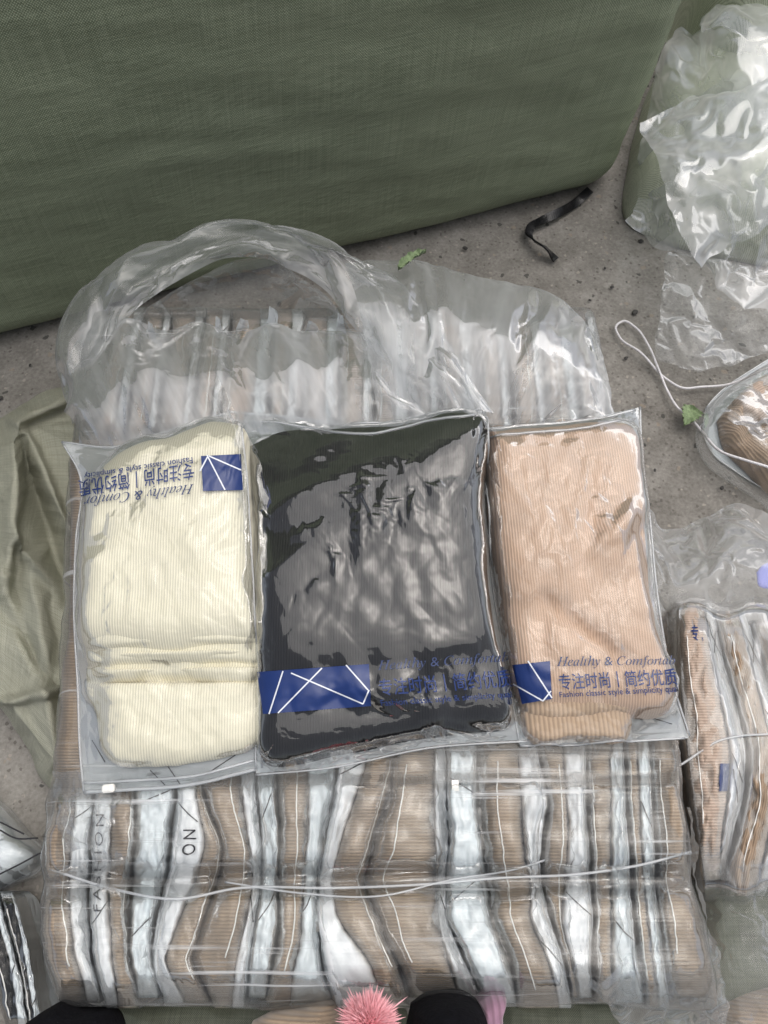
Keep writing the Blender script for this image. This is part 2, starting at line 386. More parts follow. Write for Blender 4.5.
G = np.stack([gx, gy, .004 * fbm(gx * 3, gy * 3, 5) - .004], -1)
tag(sheet('ground', G, M['ground']), 'rough grey brown concrete ground with small dark stones', None, None, 'structure')

# ------------------------------------------------------------------ large green woven bale behind
def rounded_box(c, half, r, n, rot, disp=None):
    """points of a rounded box with n cells along each edge direction, returned as six grids"""
    c = np.array(c); half = np.array(half); out = []
    for ax in range(3):
        for s in (-1, 1):
            a, b = [k for k in range(3) if k != ax]
            na, nb = n[a], n[b]
            ta = np.linspace(-1, 1, na); tb = np.linspace(-1, 1, nb); Ta, Tb = np.meshgrid(ta, tb)
            p = np.zeros(Ta.shape + (3,)); p[..., a] = Ta * half[a]; p[..., b] = Tb * half[b]; p[..., ax] = s * half[ax]
            q = np.clip(p, -(half - r), half - r); d = p - q; d /= np.maximum(np.linalg.norm(d, axis=-1, keepdims=True), 1e-9)
            pos = q + d * r
            if disp is not None: pos = pos + d * disp(pos, p, ax, s)[..., None]
            pos[..., 0] += .08 * (pos[..., 2] + half[2])
            uv = np.stack([p[..., a] + s, p[..., b]], -1) if ax != 0 else np.stack([p[..., 1] + 5, p[..., 2]], -1)
            M3 = np.array(Matrix.Rotation(rot, 3, 'Z')); pos = pos @ M3.T + c
            flip = (s > 0) == (ax == 1)
            out.append((pos, uv, flip))
    return out
def boxmesh(name, grids, mat, parent=None):
    V, F, U, off = [], [], [], 0
    for pos, uv, flip in grids:
        ny, nx = pos.shape[:2]; f = gridF(nx, ny, off); F += [x[::-1] for x in f] if flip else f
        V.append(pos.reshape(-1, 3)); U.append(uv.reshape(-1, 2)); off += nx * ny
    o = mesh(name, np.concatenate(V), F, mat, parent, np.concatenate(U))
    bm = bmesh.new(); bm.from_mesh(o.data); bmesh.ops.remove_doubles(bm, verts=bm.verts, dist=2e-4); bm.to_mesh(o.data); bm.free()
    o.data.polygons.foreach_set('use_smooth', [True] * len(o.data.polygons)); return o
ang = R(18)
brc = P(606, 194, 0.0)                                     # front corner on the ground
dirx = np.array([math.cos(ang), math.sin(ang), 0]); diry = np.array([-math.sin(ang), math.cos(ang), 0])
hx, hy, hz = .95, .36, .58
bc = brc - dirx * (hx - .03) + diry * (hy - .0) + np.array([0, 0, hz - .006])
def bale_disp(pos, p, ax, s):
    x, y, z = p[..., 0] / hx, p[..., 1] / hy, p[..., 2] / hz
    b = .030 * (1 - z ** 2) * (1 - np.abs(x) ** 3) if ax == 1 else (.03 * (1 - z ** 2) * (1 - y ** 2) if ax == 0 else .03 * (1 - x ** 2) * (1 - y ** 2))
    q = p[..., 0] + p[..., 1] * .7
    w = .007 * fbm(q * 1.8, p[..., 2] * 4 + q * .9, 3, 4) + .0011 * ridge(q * 1.6, p[..., 2] * 14 + q * 1.5, 8, 3)
    return b + w
bale = boxmesh('woven_bale', rounded_box(bc, (hx, hy, hz), .075, (300, 90, 150), ang, bale_disp), M['bale'])
tag(bale, 'large dark green woven plastic bale standing on the concrete', 'bale')

def quad_grid(q, nu, nv, z, wob=0, seed=0, f=Hb, off=0, edges=None):
    """q: TL, TR, BR, BL in px; edges: optional polylines (left, right, top, bottom) — Coons patch"""
    u = np.linspace(0, 1, nu); v = np.linspace(0, 1, nv)
    TL, TR, BR, BL = [np.array(p, float) for p in q]
    e = edges or {}
    top = resample(e.get('top', [TL, TR]), nu, len(e.get('top', [0, 0])) > 2); bot = resample(e.get('bottom', [BL, BR]), nu, len(e.get('bottom', [0, 0])) > 2)
    lef = resample(e.get('left', [TL, BL]), nv, len(e.get('left', [0, 0])) > 2); rig = resample(e.get('right', [TR, BR]), nv, len(e.get('right', [0, 0])) > 2)
    U, Vv = np.meshgrid(u, v); U = U[..., None]; Vv = Vv[..., None]
    S = (1 - Vv) * top[None] + Vv * bot[None] + (1 - U) * lef[:, None] + U * rig[:, None] - ((1 - U) * (1 - Vv) * TL + U * (1 - Vv) * TR + U * Vv * BR + (1 - U) * Vv * BL)
    if wob: S = S + wob * np.stack([pn(S[..., 0] / 18, S[..., 1] / 18, seed), pn(S[..., 0] / 18, S[..., 1] / 18, seed + 1)], -1)
    return S
def wrinkle(A, a1, s1, a2, s2, seed, along=1.0, across=1.0):
    uv = grid_uv(A); n = normals(A); U, V = uv[..., 0], uv[..., 1]
    ed = np.ones(A.shape[:2])
    return A + n * (a1 * (1.9 * crease(U * s1 * along, V * s1 * across, seed) + .5 * crease(U * s1 * along * 2.2, V * s1 * across * 2.2, seed + 5)) + a2 * fbm(U * s2 * along, V * s2 * across, seed + 30))[..., None]
# ------------------------------------------------------------------ packages packed on edge in the bale
KY = np.array([758, 800, 840, 880, 920, 960, 1004.])
FR = [ # (label, kind order, boundaries)
 ('brown garment pack at the bale end beside the FASHION strip', 'BW', [60,52,46,43,42,46,60], [80,75,72,68,70,76,88], [97,94,91,89,89,93,104]),
 ('brown garment pack with upright FASHION lettering on its white strip', 'WB', [97,94,91,89,89,93,104], [112,112,110,109,110,113,118], [133,135,134,131,128,131,140]),
 ('bluish white pack edge between FASHION strip and slanted brown pack', 'W', [133,135,134,131,128,131,140], None, [176,176,172,165,155,151,165]),
 ('slanted brown garment pack with white strip lettered ON', 'WB', [176,176,172,165,155,151,165], [194,196,206,196,178,163,188], [199,203,223,220,203,190,214]),
 ('brown garment pack bent at the waist beside the slanted one', 'BW', [199,203,223,220,203,190,214], [238,242,249,254,247,236,232], [256,258,262,263,256,250,246]),
 ('narrow white pack edge beside the straight brown garment pack', 'W', [256,258,262,263,256,250,246], None, [277,277,279,278,278,274,266]),
 ('straight upright brown garment pack with clear edge below black package', 'BW', [277,277,279,278,278,274,266], [307,308,307,305,301,296,290], [338,334,325,318,317,322,335]),
 ('arrow shaped brown garment pack with wide white strip kinked at string', 'WB', [338,334,325,318,317,322,335], [367,355,341,329,338,370,386], [394,389,374,362,377,396,410]),
 ('deep brown garment pack beside the arrow shaped pack', 'BW', [394,389,374,362,377,396,410], [435,434,435,437,437,449,461], [447,448,449,447,447,466,486]),
 ('bluish white pack with black crossed lines and zip slider', 'W', [447,448,449,447,447,466,486], None, [478,477,482,488,493,510,519]),
 ('brown garment pack with broad curved white strip under beige package', 'BW', [478,477,482,488,493,510,519], [518,520,524,529,531,548,560], [539,549,543,541,551,565,572]),
 ('shadowed brown garment pack beside the curved white strip', 'BW', [539,549,543,541,551,565,572], [563,567,568,565,560,572,580], [587,588,589,592,593,594,594]),
 ('brown garment pack framed by a boxed white seam', 'BW', [587,588,589,592,593,594,594], [611,611,611,611,612,612,612], [625,627,630,633,635,640,647]),
 ('narrow brown garment pack with long tapering white strip', 'BW', [625,627,630,633,635,640,647], [637,640,641,644,648,653,659], [650,653,655,656,660,665,671]),
 ('wide brown garment pack closing the bale end by the tied bundle', 'B', [650,653,655,656,660,665,671], None, [678,684,686,690,702,710,712]),
]
PKFLAT = []
def strip(name, L_, R_, mat, parent, y0, y1, KYs, rise, waist=.016, m=18, n=60, boxy=3.0, crum2=.0016, hf=None, seed=0, kink=.0015, depth=.17, f=Hb, rowend=.022):
    ys = np.linspace(y0, y1, n); def_i = lambda a: np.interp(ys, KYs, a)
    # smooth interpolation of the traced edges
    def sm(a):
        q = np.interp(ys, KYs, a); return np.convolve(np.pad(q, 2, mode='edge'), np.ones(5) / 5, 'valid')
    l, r = sm(L_), sm(R_)
    wf = np.clip((np.abs(np.mean(r - l)) - 6) / 20, 0, 1)
    ja = lambda q: 2.2 * np.interp(ys, np.linspace(y0, y1, 10), q)
    rj = random.Random(seed); l = l + 1.3 * pn(ys / 9, 0 * ys, seed) + ja([rj.uniform(-1, 1) for _ in range(10)]) * wf; r = r + 1.3 * pn(ys / 9, 0 * ys + 5, seed) + ja([rj.uniform(-1, 1) for _ in range(10)]) * wf
    w_ = np.linspace(0, 1, m); X = l[:, None] * (1 - w_) + r[:, None] * w_; Y = np.repeat(ys[:, None], m, 1)
    wid = np.abs(r - l)[:, None] / 800
    arch = np.clip(1 - np.abs(2 * w_ - 1) ** boxy, 0, 1)[None, :] ** .8
    t = (ys - y0) / (y1 - y0)
    end = rowend * (np.clip(1 - t / .10, 0, 1) ** 2 + 1.8 * np.clip((t - .86) / .14, 0, 1) ** 2)
    end = end + (.020 * sstep(792, 768, ys) if waist else 0)
    yw = 880 + rj.uniform(-5, 5)
    ws = (waist * 1.9 * np.exp(-np.abs((ys - yw) / 11) ** 1.4) + .006 * ((ys - (yw - 60)) / 60) ** 2 * (ys < yw) + .006 * ((ys - (yw + 60)) / 60) ** 2 * (ys >= yw)) if waist else 0 * ys
    tilt = rj.uniform(-.007, .007) * (ys < yw) + rj.uniform(-.007, .007) * (ys >= yw) if waist else 0 * ys; hgt = rj.uniform(-.007, .004)
    off = (rise * (.25 + .75 * np.minimum(1, wid / .035))) * arch - (end + ws)[:, None] + hgt + tilt[:, None] * (2 * w_ - 1)[None, :] * np.minimum(1, wid / .03) + .0022 * fbm(X / 20, Y / 30, seed + 3) + kink * ridge(X / 11, Y / 26 + X / 60, seed + 9, 4)
    off = off - .009 * (1 - arch) ** 2 - .008 + crum2 * crease(X / 16, Y / 26, seed + 50, 1.6)
    z = np.full(X.shape, .2)
    for _ in range(8): p = PN(X, Y, z); z = f(p[..., 1]) + off
    A = PN(X, Y, z)
    def skirt(e): b = e.copy(); b[:, 2] = np.maximum(.012, e[:, 2] - depth); return b
    # closed ring of skirts on all four sides
    uvg = grid_uv(A); V = A.reshape(-1, 3); F = gridF(m, n); UV = uvg.reshape(-1, 2)
    loop = [i for i in range(m)] + [j * m + m - 1 for j in range(1, n)] + [(n - 1) * m + i for i in range(m - 2, -1, -1)] + [j * m for j in range(n - 2, 0, -1)]
    base = V[loop].copy(); base[:, 2] = np.maximum(.012, base[:, 2] - depth)
    k0 = len(V); V = np.concatenate([V, base]); UV = np.concatenate([UV, UV[loop] + [[.1, .1]]]); q = len(loop)
    F = F + [(loop[i], k0 + i, k0 + (i + 1) % q, loop[(i + 1) % q]) for i in range(q)]
    o = mesh(name, V, F, mat, parent, UV)
    return o, A
def seam_on(A, frac, name, parent, r=.0008, mat='seam', lift=.0012, t0=.06, t1=.95, wig=.0):
    n, m = A.shape[:2]; j = np.arange(int(n * t0), int(n * t1)); fr = np.clip(frac + wig * np.sin(j * .35), 0.02, .98) * (m - 1)
    i = fr.astype(int); i = np.minimum(i, m - 2); g = (fr - i)[:, None]
    c = A[j, i] * (1 - g) + A[j, i + 1] * g; c[:, 2] += lift
    return tube(name, c, r, M[mat], parent, n=len(c), flat=.5, sides=6)
def at_grid(A, u, v):                    # bilinear on a grid; u across 0..1, v along 0..1
    n, m = A.shape[:2]; x = np.clip(u, 0, 1) * (m - 1); y = np.clip(v, 0, 1) * (n - 1)
    i = np.minimum(x.astype(int), m - 2); j = np.minimum(y.astype(int), n - 2); a = (x - i)[..., None]; b = (y - j)[..., None]
    return (A[j, i] * (1 - a) + A[j, i + 1] * a) * (1 - b) + (A[j + 1, i] * (1 - a) + A[j + 1, i + 1] * a) * b
def ink_line(A, p0, p1, parent, r=.0007, name='printed_line', mat='ink'):
    t = np.linspace(0, 1, 14); c = at_grid(A, p0[0] + (p1[0] - p0[0]) * t, p0[1] + (p1[1] - p0[1]) * t); c[:, 2] += .0009
    return tube(name, c, r, M[mat], parent, n=14, flat=.5, sides=5)

def text_mesh(body, shear=0, bold=0, space=1.0):
    cu = bpy.data.curves.new('t', 'FONT'); cu.body = body; cu.shear = shear; cu.offset = bold; cu.space_character = space; cu.resolution_u = 3
    o = bpy.data.objects.new('t', cu); link(o); dg = bpy.context.evaluated_depsgraph_get(); dg.update()
    me = bpy.data.meshes.new_from_object(o.evaluated_get(dg)); bpy.data.objects.remove(o); bpy.data.curves.remove(cu)
    bm = bmesh.new(); bm.from_mesh(me); bmesh.ops.triangulate(bm, faces=bm.faces)
    for _ in range(2):
        ee = [e for e in bm.edges if e.calc_length() > .12]
        if ee: bmesh.ops.subdivide_edges(bm, edges=ee, cuts=1); bmesh.ops.triangulate(bm, faces=bm.faces)
    V = np.array([v.co[:2] for v in bm.verts]); F = [[v.index for v in f.verts] for f in bm.faces]; bm.free(); bpy.data.meshes.remove(me)
    lo, hi = V.min(0), V.max(0); return (V - lo) / (hi - lo), F, (hi - lo)

def garment_pack(label, order, a, b, c, y0, y1, KYs, seed, waist=.016, group='garment packs packed on edge in the bale', brown='brown', f=Hb, depth=.17, seams=True, rise=.026, crum=.0015):
    rnd = random.Random(seed); p0 = on((a[3] + c[3]) / 2, (y0 + y1) / 2, -.19, f) if f is Hb else on((a[3] + c[3]) / 2, (y0 + y1) / 2, 0, f)
    t = thing('garment_package', label, 'packaged garment', (float(p0[0]), float(p0[1]), .0), group)
    gaps = []
    kw = dict(y0=y0, y1=y1, KYs=KYs, seed=seed, waist=waist, f=f, depth=depth)
    ia = [x + 1.2 for x in a]; ic = [x - 1.2 for x in c]
    if order in ('BW', 'B'):
        o, A = strip('garment', ia, b or ic, M[brown], t, rise=rise, kink=crum, **kw)
        if b: o2, B = strip('white_panel', b, ic, M['panel' if rnd.random() < .6 else 'panel_blue'], t, rise=rise * .8, kink=.0035, boxy=9, **kw)
    elif order == 'WB':
        o2, B = strip('white_panel', ia, b, M['panel'], t, rise=rise * .95, kink=.0022, boxy=9, **kw)
        o, A = strip('garment', b, ic, M[brown], t, rise=rise, kink=crum, **kw)
    else:
        o2, B = strip('white_panel', ia, ic, M['panel_blue'], t, rise=rise * .75, kink=.005, boxy=9, **kw); A = None
        b = a
    if A is not None and seams:
        seam_on(A, rnd.choice((.2, .3, .45, .62, .75)) if order != 'WB' else .84, 'heat_seam', t, wig=.03, t0=rnd.uniform(.05, .15), t1=rnd.uniform(.8, .95))
    for side, Gd in (((1.0, A if A is not None else B), (0.0, B if b else A)) if waist else ()):
        n_ = 70; vv = np.linspace(rnd.uniform(.03, .3), rnd.uniform(.7, .98), n_); e = at_grid(Gd, np.full(n_, side), vv)
        tp = at_grid(Gd, np.full(n_, abs(side - .1)), vv); hgt_ = .020 * rnd.uniform(.6, 1.2) * (np.sin(np.pi * np.linspace(0.03, .97, n_)) ** .4)
        rows = []
        for q in np.linspace(0, 1, 5):
            c_ = e.copy(); c_[:, 2] = np.maximum(e[:, 2], tp[:, 2] - .006) + q * hgt_ * (.8 + .5 * pn(vv * 9, vv * 0 + seed, seed)); c_[:, 0] += (q * .010 * pn(vv * 8, vv * 0, seed + 2) + .002 * pn(vv * 30, vv * 0, seed + 7)); rows.append(c_)
        sheet('bag_edge', np.stack(rows, 1), M['edge'], t)
    if seams:                            # the clear bag round this pack
        o3, Cb = strip('clear_bag', [x - .8 for x in a], [x + .8 for x in c], M['film_pack'], t, rise=rise + .003, kink=.0012, boxy=6, crum2=.0028, **{**kw, 'depth': .03})
    if b:
        if seams: seam_on(B, .9 if order != 'WB' else .06, 'zip_strip', t, r=.0014, mat='zip', wig=.04)
        for k in range(2 if order == 'W' else 1):
            v = rnd.uniform(.12, .8); s = rnd.choice((-1, 1)) * rnd.uniform(.05, .12)
            ink_line(B, (.08, v), (.95, v + s), t)
    return t, A, (B if b else None)

for k, (lab, order, a, b, c) in enumerate(FR):
    t, A, B = garment_pack(lab, order, a, b, c, (788 if k < 2 else 772 if k < 4 else 738), 1003 + 6 * math.sin(k * 2.1), KY, 40 + k)
    if 'FASHION lettering' in lab or 'lettered ON' in lab:
        word = 'FASHION' if 'FASHION' in lab else 'ON'; tv, tf, sz = text_mesh(word, space=1.35)
        v0, v1 = (.56, .12) if 'FASHION lettering' in lab else (.36, .25)
        n = len(tv); u = (.22 + .42 * (1 - tv[:, 1])) if 'FASHION lettering' in lab else (.35 + .4 * (1 - tv[:, 1]))
        q = at_grid(B, u, v0 + (v1 - v0) * tv[:, 0]); q[:, 2] += .0042
        mesh('lettering', q, tf, M['ink'], t, smooth=False)
    if 'zip slider' in lab:
        p = at_grid(B, np.array([.25]), np.array([.18]))[0]
        bm_v = [(sx * .004, sy * .006, sz * .003) for sx in (-1, 1) for sy in (-1, 1) for sz in (0, 1)]
        mesh('zip_slider', np.array(bm_v) + p, [(0, 1, 3, 2), (4, 6, 7, 5), (0, 4, 5, 1), (2, 3, 7, 6), (1, 5, 7, 3), (0, 2, 6, 4)], M['seam'], t, smooth=False)

# back row, seen through the bag mouth
bx = [98, 130, 160, 195, 222, 268, 300, 338, 374, 410, 440, 478, 512, 548, 580, 606]
BY = [312, 340, 380, 440]; rnd = random.Random(9)
for k in range(len(bx) - 1):
    l, r = bx[k], bx[k + 1]; mid = l + (r - l) * rnd.uniform(.55, .72); sh = rnd.uniform(-3, 3)
    mk = lambda x: [384 + (x - 384) * s + sh * (s - 1) for s in (.94, .96, .985, 1.02)]
    tone = ('pinkish', 'pale', 'soft', 'hazy')[k % 4]
    garment_pack('one of the brown garment packs hazy under the open bag mouth', 'BW', mk(l), mk(mid), mk(r),
                 314 + rnd.uniform(-4, 8), 438, BY, 80 + k, waist=0, group='back row of garment packs in the bale', brown='brown2', depth=.2)
# stiff bag corners standing up behind the back row
for k, (x, y, h_, w_) in enumerate([(218, 330, 14, 5), (272, 326, 20, 8), (243, 328, 10, 9), (340, 326, 13, 6), (150, 330, 9, 6), (312, 328, 8, 9)]):
    S = quad_grid([(x - w_ * .3, y - h_), (x + w_ * .5, y - h_ * .8), (x + w_, y + 8), (x - w_, y + 8)], 12, 16, 0, wob=1.5, seed=k)
    V_ = np.linspace(0, 1, 16)[:, None] + 0 * S[..., 0]; A = PN(S[..., 0], S[..., 1], .262 + .03 * (1 - V_)); A = wrinkle(A, .0015, 90, .002, 60, 300 + k)
    o = min((q for q in bpy.data.objects if q.get('group') == 'back row of garment packs in the bale'), key=lambda q: abs(q.location.x - A[..., 0].mean()))
    sheet('bag_corner', A, M['white_film'], o)
# middle row, under the three sample packages; its ends show at the bale's flanks
mx = [68, 102, 150, 205, 262, 320, 378, 436, 494, 548, 590, 640]
MYk = [438, 520, 600, 680, 752]
for k in range(len(mx) - 1):
    l, r = mx[k], mx[k + 1]
    mk = lambda x: [384 + (x - 384) * s for s in (.99, 1.0, 1.0, 1.02, 1.04)]
    end = k in (0, len(mx) - 2); last = k == len(mx) - 2
    garment_pack('one of the plain brown garment packs in the middle row beneath the sample packages', 'BW' if not end else 'B',
                 mk(l) + [], mk(l + (r - l) * .65) if not end else None, [602, 628, 642, 658, 668] if last else mk(r), 440, 792 if k == 0 else 738, MYk, 120 + k, waist=0,
                 group='middle row of garment packs in the bale', depth=.2, rise=.010, seams=False)

# ------------------------------------------------------------------ sample packages: shapes
def slab(name, outline, mat, parent, z0f, T, seed=0, power=3.0, wr=.004, wsc=25, nr=34, na=190, rot=0, ridgew=0, zoff=0, centre=None, dims=None, grow=0, cr=0, crs=18):
    """cushion with a traced outline: rounded edge, bulging top, flat underside. outline in photo px, laid at the slab's mid height."""
    o = np.array(outline + [outline[0]], float); o = resample(o, na + 1)[:-1]
    c = np.array(centre) if centre else o.mean(0)
    if grow: o = c + (o - c) * grow; th = np.linspace(0, 2 * np.pi, na, endpoint=False); o = o + 1.6 * np.stack([pn(th * 4, th * 0, seed), pn(th * 4, th * 0 + 4, seed)], -1)
    rr = np.concatenate([np.linspace(0, .8, nr // 2, endpoint=False), 1 - .2 * (1 - np.linspace(0, 1, nr - nr // 2)) ** 2])
    X = c[0] + (o[:, 0] - c[0])[None] * rr[:, None]; Y = c[1] + (o[:, 1] - c[1])[None] * rr[:, None]
    prof = (1 - rr ** (power * 2)) ** (1 / 2.2)
    B = on(X, Y, zoff + T * .5, z0f); x, y = B[..., 0], B[..., 1]
    zb = z0f(y) + zoff
    top = T * prof[:, None] + (prof[:, None] * cr * crease(x * crs, y * crs, seed, 1.6) if cr else 0) + prof[:, None] * (wr * fbm(x * wsc, y * wsc, seed) + ridgew * ridge(x * wsc * .8, y * wsc * .8, seed + 5))
    if dims is not None: top = top + prof[:, None] * dims(X, Y)
    Zt = zb + np.maximum(top, .0015 * (1 - rr[:, None]))
    A = np.stack([x, y, Zt], -1); Bt = np.stack([x, y, zb + 0 * x], -1)
    n = nr * na; F = []
    for j in range(nr - 1):
        for i in range(na):
            a, b_ = j * na + i, j * na + (i + 1) % na
            F.append((a, a + na, b_ + na, b_)); F.append((n + a, n + b_, n + b_ + na, n + a + na))
    for i in range(na): F.append(((nr - 1) * na + i, n + (nr - 1) * na + i, n + (nr - 1) * na + (i + 1) % na, (nr - 1) * na + (i + 1) % na))
    V = np.concatenate([A.reshape(-1, 3), Bt.reshape(-1, 3)])
    ca, sa = math.cos(rot), math.sin(rot); uv = np.stack([V[:, 0] * ca + V[:, 1] * sa, -V[:, 0] * sa + V[:, 1] * ca], -1)
    return mesh(name, V, F, mat, parent, uv)
def fold(x0, y0, x1, y1, h, w):          # a raised or sunken crease between two photo points
    d = np.array([x1 - x0, y1 - y0], float); L2 = (d ** 2).sum()
    def f(X, Y):
        t = np.clip(((X - x0) * d[0] + (Y - y0) * d[1]) / L2, 0, 1); q = (X - x0 - t * d[0]) ** 2 + (Y - y0 - t * d[1]) ** 2
        return h * np.exp(-q / w ** 2) * np.sin(np.pi * np.clip(t * .9 + .05, 0, 1)) ** .4
    return f
def folds(*fs): return lambda X, Y: sum(f(X, Y) for f in fs)
def bvh_of(obs):
    V, F = [], []; off = 0
    for o in obs:
        me = o.data; c = np.empty(len(me.vertices) * 3); me.vertices.foreach_get('co', c); c = c.reshape(-1, 3)
        loc = np.array(o.parent.location) if o.parent else np.zeros(3); c = c + loc
        V += [tuple(x) for x in c]; F += [tuple(i + off for i in p.vertices) for p in me.polygons]; off += len(c)
    return BVHTree.FromPolygons(V, F)
def drop(bvh, X, Y, zt=1.0, default=-1.0):
    out = np.full(X.size, default); d = Vector((0, 0, -1))
    for k, (x, y) in enumerate(zip(X.ravel(), Y.ravel())):
        h = bvh.ray_cast(Vector((x, y, zt)), d)
        if h[0] is not None: out[k] = h[0].z
    return out.reshape(X.shape)

SP = {}
PK0 = .016                                # sample packages lie on the packs and the film
def start_pack(key, label, quad, edges, parts, nu, nv, shrink, order_off=0.0):
    S = quad_grid(quad, nu, nv, 0, edges=edges)
    c = on(*np.mean(np.array(quad, float), 0), PK0)
    t = thing('sample_package', label, 'packaged garment', tuple(float(x) for x in c))
    obs = []
    for (nm, outline, mat, T, kw) in parts: obs.append(slab(nm, outline, M[mat], t, Hb, T, zoff=PK0 + .003 + kw.pop('dz', 0), **{**dict(grow=1.022), **kw}))
    bv = bvh_of(obs)
    # flat position of the film, then up onto the garment
    p = on(S[..., 0], S[..., 1], PK0 + .02 + order_off)
    g = drop(bv, p[..., 0], p[..., 1]); zb = Hb(p[..., 1]) + PK0 + .003 + order_off
    z = np.maximum(g, zb)
    z2 = z.copy()
    for _ in range(160):
        b_ = blur(z2); b_[0] = zb[0]; b_[-1] = zb[-1]; b_[:, 0] = zb[:, 0]; b_[:, -1] = zb[:, -1]; z2 = np.maximum(b_, z)
    z2 = z2 + .0015
    u = np.linspace(0, 1, nu)[None, :]; v = np.linspace(0, 1, nv)[:, None]
    ed = np.minimum(np.minimum(u, 1 - u) * nu, np.minimum(v, 1 - v) * nv); k = np.clip(ed / 5, 0, 1)
    z2 = zb * (1 - k) + z2 * k
    # keep each point on its pixel ray so that edges stay where they are traced
    A = PN(S[..., 0], S[..., 1], z2)
    A[..., 2] += k * .0016 * pn(A[..., 0] * 30, A[..., 1] * 30, 7 + len(SP))
    A[..., 2] += k * (.0018 if key != 'black' else .0022) * crease(A[..., 0] * 26 + A[..., 1] * 9, A[..., 1] * 22, 60 + len(SP), 1.6, .02)
    if key == 'black': A[..., 2] += k * .0016 * crease(A[..., 0] * 60, A[..., 1] * 50, 71, 1.2, .02)
    j = job(A, shrink=shrink * .7, bend=.05 if key != 'black' else .1, q=4)
    back = on(S[..., 0], S[..., 1], PK0 - .001 + order_off)[::3, ::3]
    back[..., 2] += .001 * pn(back[..., 0] * 50, back[..., 1] * 50, 3)
    SP[key] = dict(t=t, S=S, A=A, job=j, bv=bv, back=back, k=k)

start_pack('cream', 'cream ribbed garment in a clear zip bag with upside down blue print',
    [(62, 442), (243, 408), (262, 770), (84, 794)],
    {'left': [(62, 442), (80, 475), (76, 540), (74, 610), (78, 690), (80, 750), (84, 794)], 'top': [(62, 442), (115, 447), (170, 430), (243, 408)],
     'right': [(243, 408), (250, 480), (258, 600), (262, 700), (262, 770)], 'bottom': [(84, 794), (120, 792), (180, 788), (262, 770)]},
    [('lower_fold', [(90, 645), (86, 690), (96, 715), (98, 738), (112, 760), (150, 764), (205, 758), (256, 742), (258, 650), (170, 640)], 'cream', .024, dict(seed=3, wr=.003, power=1.8, rot=.02, dims=folds(fold(95, 690, 100, 740, -.006, 10), fold(88, 681, 257, 680, -.022, 3)))),
     ('middle_fold', [(86, 600), (88, 664), (96, 676), (125, 681), (170, 672), (200, 680), (256, 678), (257, 600), (170, 590)], 'cream', .034, dict(seed=5, wr=.002, power=3, rot=.02, dims=fold(88, 668, 257, 665, -.022, 2.8))),
     ('upper_fold', [(84, 600), (87, 650), (110, 659), (170, 664), (220, 662), (257, 650), (257, 600), (170, 590)], 'cream', .044, dict(seed=6, wr=.002, power=3, rot=.02, dims=fold(84, 654, 257, 648, -.022, 2.8))),
     ('garment', [(104, 463), (128, 446), (170, 436), (215, 420), (240, 424), (246, 470), (253, 540), (256, 600), (255, 641), (215, 650), (170, 656), (120, 650), (84, 644), (80, 600), (82, 540), (88, 490)], 'cream', .056,
      dict(seed=4, wr=.005, wsc=11, power=3.2, rot=.03, dims=folds(fold(170, 500, 215, 650, .004, 22), fold(90, 560, 160, 500, -.004, 16), fold(100, 600, 200, 610, -.003, 14))))],
    112, 190, .022)
start_pack('black', 'black garment in a shiny clear zip bag with a wide blue block',
    [(228, 410), (483, 407), (531, 741), (256, 775)],
    {'left': [(228, 410), (244, 450), (252, 560), (254, 660), (256, 775)], 'top': [(228, 410), (300, 417), (370, 424), (430, 412), (483, 407)],
     'right': [(483, 407), (486, 470), (494, 560), (508, 640), (518, 690), (531, 741)], 'bottom': [(256, 775), (330, 768), (430, 748), (531, 741)]},
    [('garment', [(246, 440), (275, 426), (330, 423), (400, 420), (466, 410), (481, 414), (482, 480), (486, 560), (493, 620), (506, 680), (510, 718), (470, 726), (420, 732), (340, 748), (263, 755), (259, 700), (258, 620), (256, 540), (252, 480)], 'black', .058,
      dict(seed=14, wr=.0015, wsc=10, power=4.5, dims=folds(lambda X, Y: -.046 * np.clip((590 - (X - 262) * .72 - Y) / 175, 0, 1) ** .9 - .016 * sstep(630, 700, Y) , fold(262, 520, 380, 470, .006, 16), fold(440, 650, 430, 735, .009, 14), fold(300, 470, 350, 430, .005, 14), fold(380, 700, 500, 650, -.007, 18))))],
    150, 200, .04, .003)
start_pack('beige', 'beige ribbed garment in a clear zip bag with navy print at its foot',
    [(478, 428), (640, 407), (690, 738), (520, 746)],
    {'left': [(478, 428), (486, 500), (492, 580), (505, 660), (520, 746)], 'top': [(478, 428), (530, 424), (590, 418), (640, 407)],
     'right': [(640, 407), (641, 440), (650, 520), (658, 600), (672, 680), (690, 738)], 'bottom': [(520, 746), (580, 745), (640, 741), (690, 738)]},
    [('cuff', [(526, 690), (522, 715), (530, 738), (580, 740), (628, 737), (630, 700), (580, 690)], 'cuff', .022, dict(seed=23, wr=.002, power=3, rot=.06)),
     ('sleeve', [(520, 680), (524, 712), (560, 722), (600, 716), (640, 708), (640, 680), (580, 670)], 'cuff', .028, dict(seed=24, wr=.002, power=3, rot=.05)),
     ('garment', [(490, 430), (555, 425), (636, 429), (643, 470), (646, 540), (652, 600), (664, 650), (676, 690), (672, 704), (620, 712), (570, 713), (528, 702), (508, 630), (497, 560), (490, 490)], 'beige', .042,
      dict(seed=22, wr=.005, wsc=10, power=3.2, rot=.05, dims=folds(fold(540, 600, 630, 670, -.014, 7), fold(585, 560, 640, 510, .009, 10), fold(600, 470, 575, 600, -.006, 8), fold(632, 520, 668, 690, -.009, 5), fold(505, 595, 540, 600, .006, 9), fold(538, 600, 545, 680, -.006, 8), fold(640, 500, 668, 680, .006, 9))))],
    104, 190, .026)

